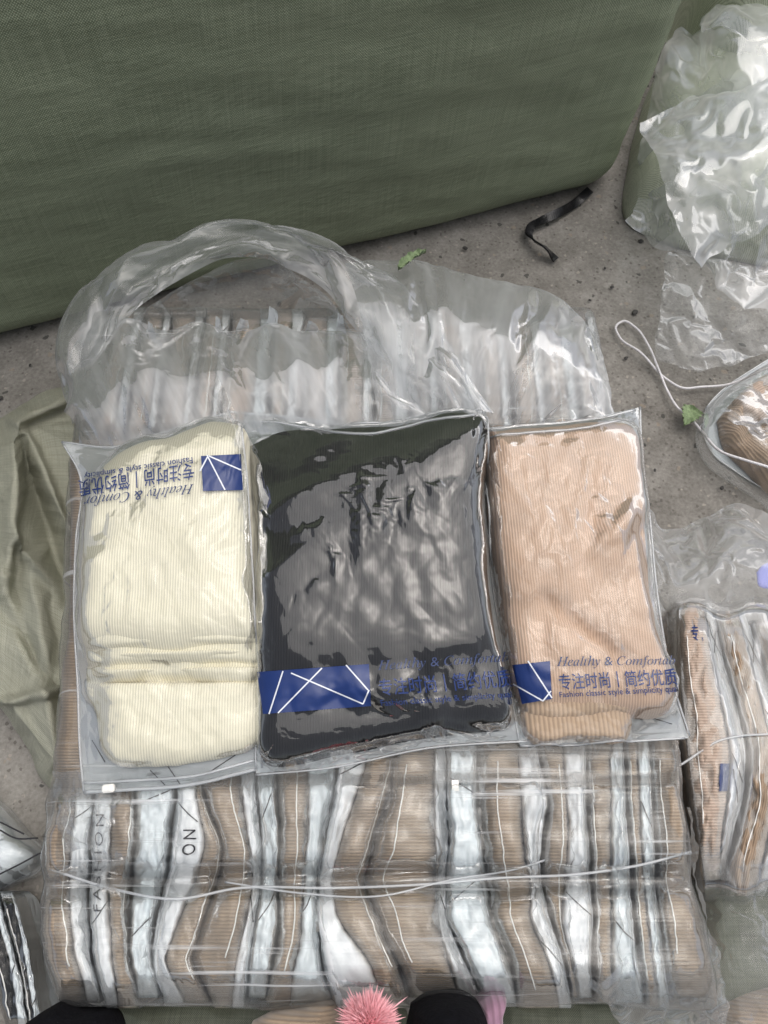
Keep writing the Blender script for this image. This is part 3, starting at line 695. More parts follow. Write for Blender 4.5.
# ------------------------------------------------------------------ the big clear bag round the bale
def bale_sheet(nx=150, ny=196):
    xl, xr, y0, y1 = -.405, .375, float(on(384, 992)[1]), .74
    r = .045; drop_ = .26
    def prm(lo, hi, n, hl, hr):          # arclength run: down a side, over, down the other
        s = np.concatenate([np.linspace(-hl, 0, 26, endpoint=False), np.linspace(0, hi - lo, n - 52), (hi - lo) + np.linspace(0, hr, 27)[1:]])
        x = np.clip(s, 0, hi - lo); d = np.maximum(-s, 0) + np.maximum(s - (hi - lo), 0); sgn = np.where(s < 0, -1, 1)
        a = np.minimum(d / r, math.pi / 2); out = r * np.sin(a); dn = r * (1 - np.cos(a)) + np.maximum(0, d - r * math.pi / 2)
        return lo + x + sgn * out * (d > 0), dn
    X, dx = prm(xl + r * .6, xr - r * .6, nx, drop_, drop_); Y, dy = prm(y0 + r * .6, y1 - r * .6, ny, drop_, drop_)
    XX, YY = np.meshgrid(X, Y); D = np.sqrt(dx[None, :] ** 2 + dy[:, None] ** 2)
    widen = 1 + .06 * sstep(.35, -.1, YY) * 0
    xs = XX * widen
    # flanks follow the traced outline of the bale: broad in front, narrower behind
    ky = on(384, np.array([300, 440, 600, 750, 800, 880, 960, 1006.]))[:, 1][::-1]
    kl = on(np.array([90, 78, 70, 64, 56, 47, 50, 66.]), np.array([300, 440, 600, 750, 800, 880, 960, 1006.]))[:, 0][::-1]
    kr = on(np.array([586, 606, 634, 670, 674, 686, 704, 710.]), np.array([300, 440, 600, 750, 800, 880, 960, 1006.]))[:, 0][::-1]
    L1, R1 = np.interp(YY, ky, kl), np.interp(YY, ky, kr); xs = L1 + (XX - xl) / (xr - xl) * (R1 - L1)
    top = Hb(YY) + .017 - .013 * np.exp(-((YY - PWAIST) / .016) ** 2)
    Z = np.maximum(top - D, .004 + .01 * np.abs(pn(XX * 14, YY * 14, 2)))
    A = np.stack([xs, YY, Z], -1)
    n = normals(A); amp = .0045 * crease(A[..., 0] * 7, A[..., 1] * 26 + A[..., 0] * 3, 31, 1.5) + .0014 * fbm(A[..., 0] * 10, A[..., 1] * 22, 9) + .004 * fbm(A[..., 0] * 9, A[..., 2] * 9 + A[..., 1] * 9, 19) * (D > .03)
    return A + n * amp[..., None], D
PWAIST = float(on(384, 880)[1])
BF, BD = bale_sheet()
jb = job(BF, shrink=.03, bend=.05, q=4)

def loft(outer, inner, n, m, arch, zo=None, bulge=1.0, extra=None):
    """outer / inner: lists of (px, py, z)"""
    o = resample(outer, n); i = resample(inner, n); O = PN(o[:, 0], o[:, 1], o[:, 2]); I = PN(i[:, 0], i[:, 1], i[:, 2])
    t = np.linspace(0, 1, m)[:, None, None]; A = O[None] * (1 - t) + I[None] * t
    A[..., 2] += arch * np.sin(np.pi * t[..., 0]) ** .8
    return A
# ring of gathered film standing round the mouth
ring_o = [(72, 425, .20), (64, 385, .215), (63, 340, .225), (84, 297, .25), (122, 268, .27), (170, 246, .29), (222, 229, .30), (268, 226, .31), (312, 238, .31), (352, 254, .315), (395, 275, .315), (430, 310, .31), (462, 360, .30), (492, 415, .28)]
ring_i = [(150, 430, .262), (120, 405, .264), (108, 350, .27), (128, 318, .275), (160, 292, .285), (196, 272, .29), (236, 258, .295), (270, 258, .295), (298, 272, .30), (322, 292, .30), (345, 320, .30), (370, 350, .295), (398, 382, .29), (425, 418, .275)]
RG = wrinkle(loft(ring_o, ring_i, 190, 46, .026), .0075, 15, .003, 8, 50, along=.6, across=1.3)
jr = job(RG, shrink=.025, bend=1.5, pin='tb')
flap_o = [(345, 262, .29), (400, 262, .29), (455, 272, .28), (515, 283, .27), (568, 308, .262), (600, 345, .255), (611, 385, .25), (612, 420, .245)]
flap_i = [(380, 425, .268), (410, 425, .268), (450, 425, .268), (490, 425, .267), (520, 424, .267), (560, 424, .262), (600, 426, .256)]
FLP = wrinkle(loft(flap_o, flap_i, 150, 90, .030), .003, 9, .006, 6, 60, along=1.2, across=.35)
jf = job(FLP, shrink=.03, bend=1, pin='tb')
lip_o = [(66, 400, .225), (70, 360, .235), (95, 322, .25), (130, 318, .272), (165, 330, .272), (200, 322, .274), (240, 334, .276), (275, 322, .278), (300, 330, .278), (350, 330, .28), (395, 345, .28)]
lip_i = [(78, 446, .235), (100, 450, .25), (130, 452, .262), (165, 450, .266), (200, 445, .268), (250, 440, .268), (300, 436, .268), (350, 434, .268), (430, 430, .268)]
lipw = None
LIP = wrinkle(loft(lip_o, lip_i, 130, 60, .020), .004, 14, .003, 7, 70, along=1.0, across=.5)
jl = job(LIP, shrink=.03, bend=1, pin='tb')
wall_o = [(110, 350, .26), (135, 318, .275), (165, 296, .285), (200, 276, .29), (238, 260, .295), (270, 259, .295), (300, 277, .30), (330, 300, .295), (350, 330, .285)]
wall_i = [(110, 352, .20), (135, 345, .19), (165, 338, .18), (200, 334, .18), (238, 332, .18), (270, 332, .18), (300, 332, .18), (330, 334, .18), (350, 338, .2)]
WAL = wrinkle(loft(wall_o, wall_i, 110, 40, .0), .002, 8, .003, 6, 80)
jw = job(WAL, shrink=.02, bend=.03, pin='tb')

# ------------------------------------------------------------------ crumpled film and sacks at the side
heap_q = [(690, 15), (800, -20), (800, 330), (640, 225)]
def heapsheet(q, edges, zf, nu, nv, s1, a1, seed, wob=3, a2=.008, s2=5):
    S = quad_grid(q, nu, nv, 0, wob=wob, seed=seed, edges=edges); U, V = np.meshgrid(np.linspace(0, 1, nu), np.linspace(0, 1, nv))
    A = PN(S[..., 0], S[..., 1], zf(U, V)); return wrinkle(A, a1, s1, a2, s2, seed)
HP = heapsheet([(690, 20), (810, -10), (812, 345), (627, 222)],
    {'left': [(690, 20), (668, 70), (650, 110), (636, 160), (627, 222)], 'bottom': [(627, 222), (665, 252), (705, 270), (712, 292), (750, 316), (812, 330)], 'right': [(810, -10), (820, 160), (812, 330)]},
    lambda u, v: .03 + .24 * np.sin(np.pi * np.clip(.14 + u * .5, 0, 1)) ** 1.2 * (1 - .55 * v ** 2), 150, 200, 6.5, .024, 90, a2=.014, s2=2.6)
jh = job(HP, shrink=.02, bend=3, pin='tr')
HP2 = heapsheet([(640, 120), (810, 30), (812, 180), (700, 265)],
    {'left': [(640, 120), (655, 150), (668, 200), (700, 265)]},
    lambda u, v: .20 + .10 * np.sin(np.pi * v) * (.4 + .6 * u), 120, 100, 8, .016, 97, a2=.014, s2=3)
jh2 = job(HP2, shrink=.02, bend=3, pin='tr')
TH = heapsheet([(668, 250), (812, 280), (812, 350), (655, 358)],
    {'left': [(668, 250), (660, 300), (655, 358)], 'bottom': [(655, 358), (690, 371), (740, 362), (812, 330)]},
    lambda u, v: .03 + .05 * (1 - v) + .02 * u, 110, 80, 11, .007, 101, a2=.005, s2=5)
jt = job(TH, shrink=.03, bend=2, pin='lrtb')
MS = heapsheet([(640, 500), (815, 490), (815, 670), (655, 690)],
    {'top': [(640, 500), (665, 530), (700, 522), (730, 508), (768, 516), (815, 500)], 'left': [(640, 500), (648, 560), (655, 690)]},
    lambda u, v: .03 + .07 * np.sin(np.pi * np.clip(v * 1.1, 0, 1)) + .03 * u * 0, 130, 130, 12, .008, 110, a2=.007, s2=5)
jm = job(MS, shrink=.04, bend=1.5, pin='lrtb')
LR = heapsheet([(690, 870), (815, 860), (815, 1040), (700, 1045)], {},
    lambda u, v: .05 + .05 * np.sin(np.pi * u), 80, 100, 10, .007, 120, a2=.007, s2=6)
jlr = job(LR, shrink=.06, bend=.3)
# green sack lying on the other flank: heavier folds
SK = quad_grid([(-40, 410), (92, 384), (62, 800), (-60, 640)], 120, 170, 0, edges={
    'top': [(-40, 432), (0, 418), (30, 398), (60, 389), (92, 384)], 'right': [(92, 384), (104, 460), (96, 560), (84, 680), (68, 800)],
    'bottom': [(-60, 640), (-25, 690), (0, 706), (22, 740), (40, 775), (68, 800)], 'left': [(-40, 432), (-60, 520), (-60, 640)]}) if False else None
def sack_sheet():
    top = [(-60, 440), (0, 420), (25, 402), (50, 391), (92, 384)]; bot = [(-60, 640), (-20, 690), (4, 716), (24, 745), (40, 778), (72, 806)]
    lef = [(-60, 440), (-75, 540), (-60, 640)]; rig = [(92, 384), (110, 460), (104, 600), (92, 720), (72, 806)]
    S = quad_grid([top[0], top[-1], bot[-1], bot[0]], 110, 170, 0, edges={'top': top, 'bottom': bot, 'left': lef, 'right': rig})
    U, V = np.meshgrid(np.linspace(0, 1, 110), np.linspace(0, 1, 170))
    X, Y = S[..., 0], S[..., 1]
    z = .010 + .075 * np.clip(np.minimum(np.minimum(V / .10, (1 - V) / .06), 1), 0, 1) ** .6
    z = z + folds(fold(18, 415, 6, 570, .06, 12), fold(80, 392, 20, 424, .045, 7), fold(22, 445, 70, 600, -.05, 8), fold(30, 440, 78, 560, .03, 6), fold(12, 530, 66, 590, .03, 7), fold(34, 560, 50, 760, .035, 10), fold(5, 600, 60, 700, -.03, 7), fold(0, 700, 60, 690, .02, 6), fold(-5, 560, 30, 660, .03, 8))(X, Y)
    z = np.maximum(z, .006); A = PN(X, Y, z); return wrinkle(A, .0018, 9, .004, 5, 130)
js = job(sack_sheet(), shrink=.03, bend=1.5, pin='lrtb')

# slack film at the bag's front corners
def corner(q, zf, nu, nv, seed, edges=None):
    S = quad_grid(q, nu, nv, 0, wob=4, seed=seed, edges=edges); U, V = np.meshgrid(np.linspace(0, 1, nu), np.linspace(0, 1, nv))
    return wrinkle(PN(S[..., 0], S[..., 1], zf(U, V)), .004, 16, .006, 10, seed, along=.5, across=1.4)
CT = corner([(590, 985), (700, 915), (728, 1005), (640, 1045)], lambda u, v: .205 - .09 * v - .03 * u + .015 * np.sin(np.pi * u), 80, 60, 400, {'right': [(700, 915), (716, 950), (722, 985), (728, 1040)]})
jct = job(CT, shrink=.08, bend=.2, pin='lr')
CL = corner([(52, 770), (122, 775), (108, 850), (46, 850)], lambda u, v: .213 + .012 * np.sin(np.pi * u) - .02 * (1 - u) ** 2, 60, 60, 410)
jcl = job(CL, shrink=.08, bend=.2, pin='lr')

# ------------------------------------------------------------------ relax every sheet
print('pre-sim', round(time.time() - T0, 1))
OUT = run_jobs(13)

# bale bag
bagt = thing('packing_bag', 'large clear plastic bag round the packed garments with a puffed open mouth', 'plastic bag', (0, .3, 0))
F2 = OUT[jb]; lim = Hb(F2[..., 1]) + .0125 - .015 * np.exp(-((F2[..., 1] - PWAIST) / .02) ** 2)
inside = (BD < .004)
pkb = bvh_of([c for o in bpy.data.objects if o.get('group') in ('garment packs packed on edge in the bale', 'back row of garment packs in the bale') for c in o.children if c.name.split('.')[0] in ('garment', 'white_panel')])
pg = drop(pkb, F2[..., 0], F2[..., 1]); pg = np.maximum(pg, np.roll(pg, 1, 1)); pg = np.maximum(pg, np.roll(pg, -1, 1)); lim = np.maximum(lim, pg + .002)
F2[..., 2] = np.where(inside, np.clip(F2[..., 2], lim, Hb(F2[..., 1]) + .036), F2[..., 2])
uy = float(on(384, 775)[1]); under = sstep(uy, uy + .02, F2[..., 1]) * sstep(.64, .60, F2[..., 1]) * sstep(-.43, -.40, F2[..., 0]) * sstep(.38, .36, F2[..., 0]) * inside
F2[..., 2] = F2[..., 2] * (1 - under) + under * (Hb(F2[..., 1]) + .0125)
F2[..., 2] = np.maximum(F2[..., 2], .003)
sheet('film_cover', F2, M['film_bale'], bagt)
sheet('mouth_roll', OUT[jr], M['film_roll'], bagt)
sheet('mouth_flap', OUT[jf], M['film_lip'], bagt)
sheet('mouth_lip', OUT[jl], M['film_lip'], bagt)
sheet('corner_tail', OUT[jct], M['film_thin'], bagt); sheet('gathered_fold', OUT[jcl], M['film_thin'], bagt)
sheet('inner_wall', OUT[jw], M['film_thin'], bagt)

# sample bags
def film_height(key): return SP[key]['bvf']
def px_to_film(key, X, Y, lift=.0008):
    """photo pixels -> points on the relaxed film of one bag"""
    bv = SP[key]['bvf']; out = np.zeros(X.shape + (3,)); o = Vector((0, 0, CH))
    for idx in np.ndindex(X.shape):
        a = P(X[idx], Y[idx], .2) - np.array([0, 0, CH]); d = Vector(a).normalized(); h = bv.ray_cast(o, d)
        if h[0] is None: q = on(X[idx], Y[idx], PK0 + .03)
        else: q = np.array(h[0]) - np.array(d) * lift
        out[idx] = q
    return out
for key, s in SP.items():
    A = OUT[s['job']]; kk = .6
    if key == 'black':
        u_ = np.linspace(0, 1, A.shape[1])[None, :]; v_ = np.linspace(0, 1, A.shape[0])[:, None]; dg_ = v_ - (.56 - .42 * u_)
        kk = (.9 - .78 * sstep(-.04, .08, dg_) * sstep(.80, .70, v_) * sstep(.02, .1, u_) * sstep(1.0, .9, u_))[..., None]
    A = s['A'] + kk * (A - s['A']); g = drop(s['bv'], A[..., 0], A[..., 1])
    gp = np.pad(g, 1, mode='edge'); g = np.maximum.reduce([gp[1:-1, 1:-1], gp[:-2, 1:-1], gp[2:, 1:-1], gp[1:-1, :-2], gp[1:-1, 2:]])
    A[..., 2] = np.maximum(A[..., 2], g + .0016)
    A[..., 2] = np.maximum(A[..., 2], Hb(A[..., 1]) + PK0 + .001)
    s['F'] = A
    fo = sheet('bag_front', A, M['film_black' if key == 'black' else 'film_bag'], s['t'])
    s['bvf'] = bvh_of([fo])
    sheet('bag_back', s['back'], M['white_film'], s['t'])
def bl(q, s, t):                          # q: TL TR BR BL px; s across, t down
    q = [np.array(p, float) for p in q]; s = s[..., None]; t = t[..., None]
    return (q[0] * (1 - s) + q[1] * s) * (1 - t) + (q[3] * (1 - s) + q[2] * s) * t
def block(key, q, lines):
    S, T = np.meshgrid(np.linspace(0, 1, 40), np.linspace(0, 1, 18)); p = bl(q, S, T); t = SP[key]['t']
    A = px_to_film(key, p[..., 0], p[..., 1]); o = sheet('printed_block', A, M['block'], t)
    for (x0, y0, x1, y1) in lines:
        n = 26; d = np.array([x1 - x0, y1 - y0], float); L_ = math.hypot(*d); nn = np.array([-d[1], d[0]]) / L_ * .7
        tt = np.linspace(0, 1, n); c = np.array([x0, y0]) + tt[:, None] * d
        c = np.stack([c - nn, c + nn], 0); A = px_to_film(key, c[..., 0], c[..., 1], .0014)
        sheet('white_line', A, M['line'], o)
def lettering(key, body, q, mat, shear=0, bold=0, space=1.0, name='lettering'):
    tv, tf, sz = text_mesh(body, shear, bold, space); p = bl(q, tv[:, 0], 1 - tv[:, 1])
    A = px_to_film(key, p[:, 0], p[:, 1], .0011); return mesh(name, A, tf, M[mat], SP[key]['t'], smooth=False)
def mi(s):                                # mathematical italic letters: the bundled italic with serifs
    r = ''
    for ch in s:
        if ch == 'h': r += '\u210e'
        elif 'a' <= ch <= 'z': r += chr(0x1D44E + ord(ch) - 97)
        elif 'A' <= ch <= 'Z': r += chr(0x1D434 + ord(ch) - 65)
        else: r += ch
    return r
T1, T2, T3 = mi('Healthy') + ' & ' + mi('Comfortab'), '专注时尚丨简约优质', 'Fashion classic style & simplicity qual'
block('beige', [(512, 665), (550, 661), (552, 699), (522, 704)], [(528, 661, 552, 698), (513, 684, 543, 701), (543, 701, 551, 691)])
lettering('beige', T1, [(556, 656), (674, 655), (677, 667), (557, 669)], 'grey_ink', .15)
lettering('beige', T2, [(558, 674), (675, 668), (678, 685), (560, 690)], 'navy', 0, .008)
lettering('beige', T3, [(559, 692), (677, 685), (679, 694), (560, 699)], 'navy', 0, .006)
block('black', [(257, 672), (369, 664), (371, 706), (263, 714)], [(283, 671, 269, 714), (291, 673, 363, 704), (322, 668, 278, 713), (346, 665, 368, 690), (363, 704, 369, 690)])
lettering('black', T1, [(376, 660), (508, 651), (510, 664), (378, 673)], 'grey_ink', .15)
lettering('black', T2, [(378, 679), (509, 669), (513, 687), (380, 696)], 'navy', 0, .008)
lettering('black', T3, [(380, 700), (511, 691), (513, 699), (382, 708)], 'navy', 0, .006)
block('cream', [(243, 490), (203, 491), (201, 456), (241, 454)], [(207, 455, 225, 490), (200, 471, 208, 456), (209, 456, 241, 470)])
lettering('cream', mi('Healthy') + ' & ' + mi('Comfor'), [(194, 494), (84, 508), (84, 494), (194, 481)], 'grey_ink', .15)
lettering('cream', T2, [(194, 479), (80, 497), (78, 480), (194, 462)], 'navy', 0, .008)
lettering('cream', T3[:34], [(193, 463), (84, 479), (84, 472), (192, 455)], 'navy', 0, .006)
# zips and sealed edges
def edge_tube(key, which, name, r, inset=0, mat='zip', a=0, b=None, flat=.45):
    F = SP[key]['F']; c = {'top': F[inset], 'bottom': F[-1 - inset], 'left': F[:, inset], 'right': F[:, -1 - inset]}[which][a:b:4].copy()
    c[:, 2] += .001; return tube(name, c, r, M[mat], SP[key]['t'], n=len(c), flat=flat, sides=6)
for key, zs in (('cream', 'bottom'), ('black', 'top'), ('beige', 'top')):
    edge_tube(key, zs, 'zip_track', .0022, 1); edge_tube(key, zs, 'zip_track', .0018, 6)
    for sd_ in ('left', 'right'): edge_tube(key, sd_, 'sealed_edge', .0013, 0)
    edge_tube(key, {'top': 'bottom', 'bottom': 'top'}[zs], 'sealed_edge', .0013, 0)
def little_box(name, p, sx, sy, sz, mat, parent, rz=0):
    bm = bmesh.new(); bmesh.ops.create_cube(bm, size=1, matrix=Matrix.Translation(Vector(p)) @ Matrix.Rotation(rz, 4, 'Z') @ Matrix.Diagonal((sx, sy, sz, 1)))
    bmesh.ops.bevel(bm, geom=bm.edges[:], offset=min(sx, sy, sz) * .2, segments=2, affect='EDGES')
    V = np.array([v.co[:] for v in bm.verts]); F = [[v.index for v in f.verts] for f in bm.faces]; bm.free(); return mesh(name, V, F, M[mat], parent, smooth=False)
cz = SP['cream']['F'][-3, 16]; little_box('zip_slider', cz + [0, 0, .004], .014, .009, .006, 'seam', SP['cream']['t'], .1)
# black artwork lines on the white backs
for key, segs in (('cream', [(92, 740, 105, 762), (150, 770, 165, 785), (205, 775, 240, 752), (165, 762, 180, 784)]), ('beige', [(634, 712, 672, 724), (560, 741, 575, 744)])):
    for (x0, y0, x1, y1) in segs:
        tt = np.linspace(0, 1, 10); c = on(x0 + (x1 - x0) * tt, y0 + (y1 - y0) * tt, PK0 + .0012); tube('printed_line', c, .0006, M['ink'], SP[key]['t'], n=10, sides=5)

# strings tied round the front row
def film_top(X, Y): return
bvF = bvh_of([bagt.children[0]]) if bagt.children else None
def on_film(pts, lift):
    out = []
    for (x, y) in resample(pts, len(pts) * 10):
        a = P(x, y, .2) - np.array([0, 0, CH]); h = bvF.ray_cast(Vector((0, 0, CH)), Vector(a).normalized())
        q = np.array(h[0]) if h[0] is not None else on(x, y, .01); out.append(q + [0, 0, lift])
    return np.array(out)
bvF = bvh_of([o for o in bpy.data.objects if o.name == 'film_cover'])
for k, pts in enumerate(([(50, 869), (110, 888), (175, 899), (240, 888), (330, 888), (430, 884), (500, 878), (580, 874), (640, 865), (690, 852)],
                         [(225, 882), (300, 893), (380, 896), (450, 880), (520, 868), (545, 860)])):
    c = on_film(pts, .0005); c[:, 2] = .5 * c[:, 2] + .5 * np.convolve(np.pad(c[:, 2], 4, mode='edge'), np.ones(9) / 9, 'valid') + .001
    tag(tube('tying_string', c, (.0015 - .0004 * k) , M['zip'], None, n=len(c), flat=.3, sides=8),
        ('thin white plastic string tied round the waist of the packed row', 'short loose strand of string twisted beside the waist string')[k], 'string')

# ------------------------------------------------------------------ heap at the side: sacks and film
def blob(name, outline, mat, T, label, cat, seed=0, z=.0, parent=None, wr=.01, wsc=8, group=None, rot=0, ridgew=.004, power=2.2, dims=None):
    o = slab(name, outline, M[mat], parent, lambda y: np.zeros_like(np.asarray(y, float)) + z, T, seed=seed, wr=wr, wsc=wsc, power=power, ridgew=ridgew, rot=rot, dims=dims)
    if parent is None: tag(o, label, cat, group)
    return o
blob('woven_sack', [(655, 70), (700, 10), (760, -20), (840, -10), (860, 120), (840, 230), (740, 225), (668, 205), (640, 190), (640, 130)], 'sack_pale', .17, 'pale green woven sack slumped under the crumpled clear plastic', 'sack', 3)
blob('woven_sack', [(688, -50), (700, 5), (730, 30), (780, 36), (840, 10), (840, -60), (760, -80)], 'sack_pale', .30, 'pale sack top rising behind the crumpled plastic sheet', 'sack', 8, z=.06)
tag(sheet('plastic_sheet', OUT[jh], M['film_heap']), 'big heap of crumpled clear plastic sheeting beside the green bale', 'plastic sheet')
tag(sheet('plastic_sheet', OUT[jh2], M['film_heap']), 'loose crumpled clear sheet bunched on top of the pale sack', 'plastic sheet')
tag(sheet('plastic_sheet', OUT[jt], M['film_thin']), 'thin clear sheet trailing on the concrete below the crumpled heap', 'plastic sheet')
msh = tag(sheet('plastic_sheet', OUT[jm], M['film_heap']), 'flattened clear plastic sheet with violet marks beside the beige package', 'plastic sheet')
tag(sheet('plastic_sheet', OUT[jlr], M['film_thin']), 'clear film lying over the dark green sack near the tied bundle', 'plastic sheet')
vio = blob('violet_mark', [(757, 572), (764, 564), (775, 562), (780, 578), (770, 588), (760, 586)], 'violet', .004, None, None, z=.105, parent=msh, wr=0, ridgew=0)
tag(sheet('woven_sack', OUT[js], M['sack']), 'olive green woven sack lying folded against the bale flank', 'sack')
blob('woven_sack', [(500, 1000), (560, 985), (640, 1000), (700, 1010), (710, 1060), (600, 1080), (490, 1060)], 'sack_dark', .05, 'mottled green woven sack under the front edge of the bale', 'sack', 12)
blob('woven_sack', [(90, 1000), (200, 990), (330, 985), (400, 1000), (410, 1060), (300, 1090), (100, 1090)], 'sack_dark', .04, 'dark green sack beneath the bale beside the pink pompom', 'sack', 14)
blob('garment_package', [(250, 1024), (270, 1014), (300, 1008), (334, 1004), (340, 1040), (300, 1060), (240, 1060)], 'brown', .05, 'brown garment pack tucked under the bale beside the pink pompom', 'packaged garment', 53, z=.15, wr=.004, wsc=20)
blob('woven_sack', [(690, 880), (730, 870), (790, 880), (800, 960), (770, 1010), (710, 1020), (690, 960)], 'sack_dark', .05, 'dark green sack under clear film below the tied bundle', 'sack', 13, ridgew=.006)

# small clear bag, brown garment, string across it
def loose_pack(label, outline_b, parts, seed, z, T, fm='film_bag', nu=70, nv=70, quad=None, group=None):
    zf = lambda y: np.zeros_like(np.asarray(y, float)) + z
    c = on(*np.mean(np.array(outline_b, float), 0), 0, zf); t = thing('garment_package', label, 'packaged garment', (float(c[0]), float(c[1]), 0), group)
    obs = [slab(nm, ol, M[mt], t, zf, TT, zoff=.004 + dz, **kw) for nm, ol, mt, TT, dz, kw in parts]
    slab('bag_back', outline_b, M['white_film'], t, zf, .003, wr=.0, zoff=0)
    slab('bag_front', outline_b, M[fm], t, zf, T, seed=seed, wr=.006, wsc=20, ridgew=.0, power=2.6, zoff=.0055, cr=.012, crs=26)
    tube('sealed_edge', [on(x, y, .008, zf) for x, y in outline_b + [outline_b[0]]], .0014, M['zip'], t, n=90, flat=.5, sides=6)
    return t
loose_pack('crumpled tan garment in a clear bag under the white string loop', [(706, 408), (716, 396), (745, 374), (800, 350), (840, 420), (800, 520), (768, 492), (740, 474), (712, 452), (703, 430)],
    [('garment', [(722, 414), (740, 392), (780, 366), (820, 380), (820, 470), (780, 490), (752, 466), (728, 440)], 'tan', .05, 0, dict(seed=31, wr=.010, wsc=16, ridgew=.004, rot=.5, cr=.020, crs=24)),
     ('garment_fold', [(735, 398), (768, 372), (800, 368), (800, 420), (768, 424), (745, 414)], 'brown2', .03, .035, dict(seed=33, wr=.006, wsc=20, ridgew=.002, rot=.5, cr=.014, crs=28))], 5, 0, .07)

# bundle of packs tied together
Hf = lambda y: .12 + 0 * np.asarray(y, float)
KB = [600, 650, 700, 750, 800, 850, 900]
BND = [
 ('brown garment pack on the outer side of the tied bundle with navy print', 'BW', [676,677,680,684,690,698,706], [700,706,716,726,724,716,716], [712,722,736,748,744,730,722]),
 ('tan garment pack in the tied bundle with a long crossed white strip', 'BW', [712,722,736,748,744,730,722], [730,744,756,768,772,762,748], [742,758,776,790,792,784,764]),
 ('crinkled shiny brown garment pack at the tied bundle middle', 'BW', [742,758,776,790,792,784,764], [760,782,806,824,826,814,790], [772,796,820,838,840,826,800]),
]
def Hbun(y):
    return .10 + .035 * np.sin(np.clip((np.asarray(y, float) + .05) / .42, 0, 1) * np.pi)
for k, (lab, od, a, b, c) in enumerate(BND):
    b = [q + 5 for q in b]
    t, A, B = garment_pack(lab, od, a, b, c, (603, 611, 620)[k], (880, 896, 884)[k], KB, 200 + k, waist=.0, group='packs tied into a bundle', brown=('brown2', 'tan', 'tan')[k], f=Hbun, depth=.10, rise=.035, crum=.006)
    if k == 0:
        tv, tf, sz = text_mesh('专 ,', bold=.01); q = at_grid(A, .45 + .35 * tv[:, 0], .11 - .06 * (tv[:, 1] - .5)); q[:, 2] += .0015; mesh('lettering', q, tf, M['navy'], t, smooth=False)
        S, T = np.meshgrid(np.linspace(.75, .98, 8), np.linspace(.58, .68, 10)); q = at_grid(A, S, T); q[..., 2] += .002; sheet('printed_block', q, M['navy'], t)
    ink_line(B, (.1, .08), (.9, .2), t); ink_line(B, (.9, .1), (.2, .18), t); ink_line(B, (.2, .6), (.7, .72), t)
# clear wrap over the bundle
S = quad_grid([(668, 596), (830, 560), (830, 905), (700, 905)], 90, 130, 0, edges={'left': [(668, 596), (672, 680), (680, 760), (700, 905)], 'top': [(668, 596), (692, 592), (722, 606), (752, 598), (790, 604), (830, 590)], 'bottom': [(700, 905), (722, 898), (745, 906), (770, 896), (830, 890)]})
zz = Hbun(PN(S[..., 0], S[..., 1], .13)[..., 1]) + .026
U, V = np.meshgrid(np.linspace(0, 1, 90), np.linspace(0, 1, 130)); zz = zz - .05 * np.clip(1 - U / .06, 0, 1) ** 2 - .05 * np.clip((V - .94) / .06, 0, 1) ** 2 - .05 * np.clip(1 - V / .05, 0, 1) ** 2
W = wrinkle(PN(S[..., 0], S[..., 1], zz), .0035, 16, .003, 9, 150, along=1.5, across=.5)
tag(sheet('plastic_wrap', W, film('wrap_film', haze=.04, gloss=1.4, base=.0, rough=.10, bump=.5, stretch=(1.6, .5, 1), scale=28, edge=.25)), 'clear shiny wrap stretched over the tied bundle of brown packs', 'plastic wrap')
c = [on(x, y, .032, Hbun) for x, y in [(672, 770), (682, 764), (700, 752), (716, 742), (740, 736), (768, 734), (800, 730)]]
tag(tube('tying_string', c, .0015, M['zip'], None, flat=.4), 'pale plastic string pulled round the bundle of brown packs', 'string')
blob('garment_package', [(745, 655), (762, 640), (800, 625), (820, 660), (780, 672), (755, 668)], 'tan', .03, 'tan garment corner poking out beside the clear sheet and bundle', 'packaged garment', 51, z=.09, wr=.004, wsc=20)
blob('garment_package', [(722, 1010), (745, 996), (800, 990), (820, 1060), (720, 1060)], 'brown', .06, 'brown ribbed garment corner at the bottom edge beside dark green sack', 'packaged garment', 52, z=.03)

# other flank, bottom: two packages and dark cloth
loose_pack('silvery white garment pack with black crossed lines beside the bale', [(-40, 780), (0, 806), (22, 832), (44, 854), (42, 866), (10, 884), (-40, 900)],
    [('white_panel', [(-38, 792), (0, 812), (20, 836), (38, 856), (10, 878), (-38, 892)], 'panel_blue', .05, 0, dict(seed=61, wr=.006, wsc=14, ridgew=.003))], 9, .0, .06)
tb = [o for o in bpy.data.objects if o.name.startswith('garment_package') and o.get('label', '').startswith('silvery')][0]
for seg in ([(0, 830), (15, 838), (38, 838)], [(0, 874), (20, 864), (42, 852)], [(0, 822), (24, 834)]):
    tube('printed_line', [P(x, y, .068) for x, y in seg], .0011, M['ink'], tb, n=12, sides=5)
Hd = lambda y: .10 + 0 * np.asarray(y, float)
DK = [
 ('black and navy striped pack on edge in the corner', 'BW', [-30, -25, -20, -12, -6, 0, 6], [-12, -6, 0, 8, 12, 16, 18], [-4, 2, 8, 16, 22, 26, 30]),
 ('black pack with clear crinkled edge next to the bale corner', 'BW', [-4, 2, 8, 16, 22, 26, 30], [8, 14, 20, 24, 28, 32, 36], [11, 18, 25, 31, 35, 40, 44]),
]
KD = [885, 905, 930, 955, 980, 1005, 1035]
for k, (lab, od, a, b, c) in enumerate(DK):
    garment_pack(lab, od, a, b, c, 892, 1034, KD, 230 + k, waist=0, group='dark packs on edge near the bale corner', brown='black', f=Hd, depth=.09, rise=.014)
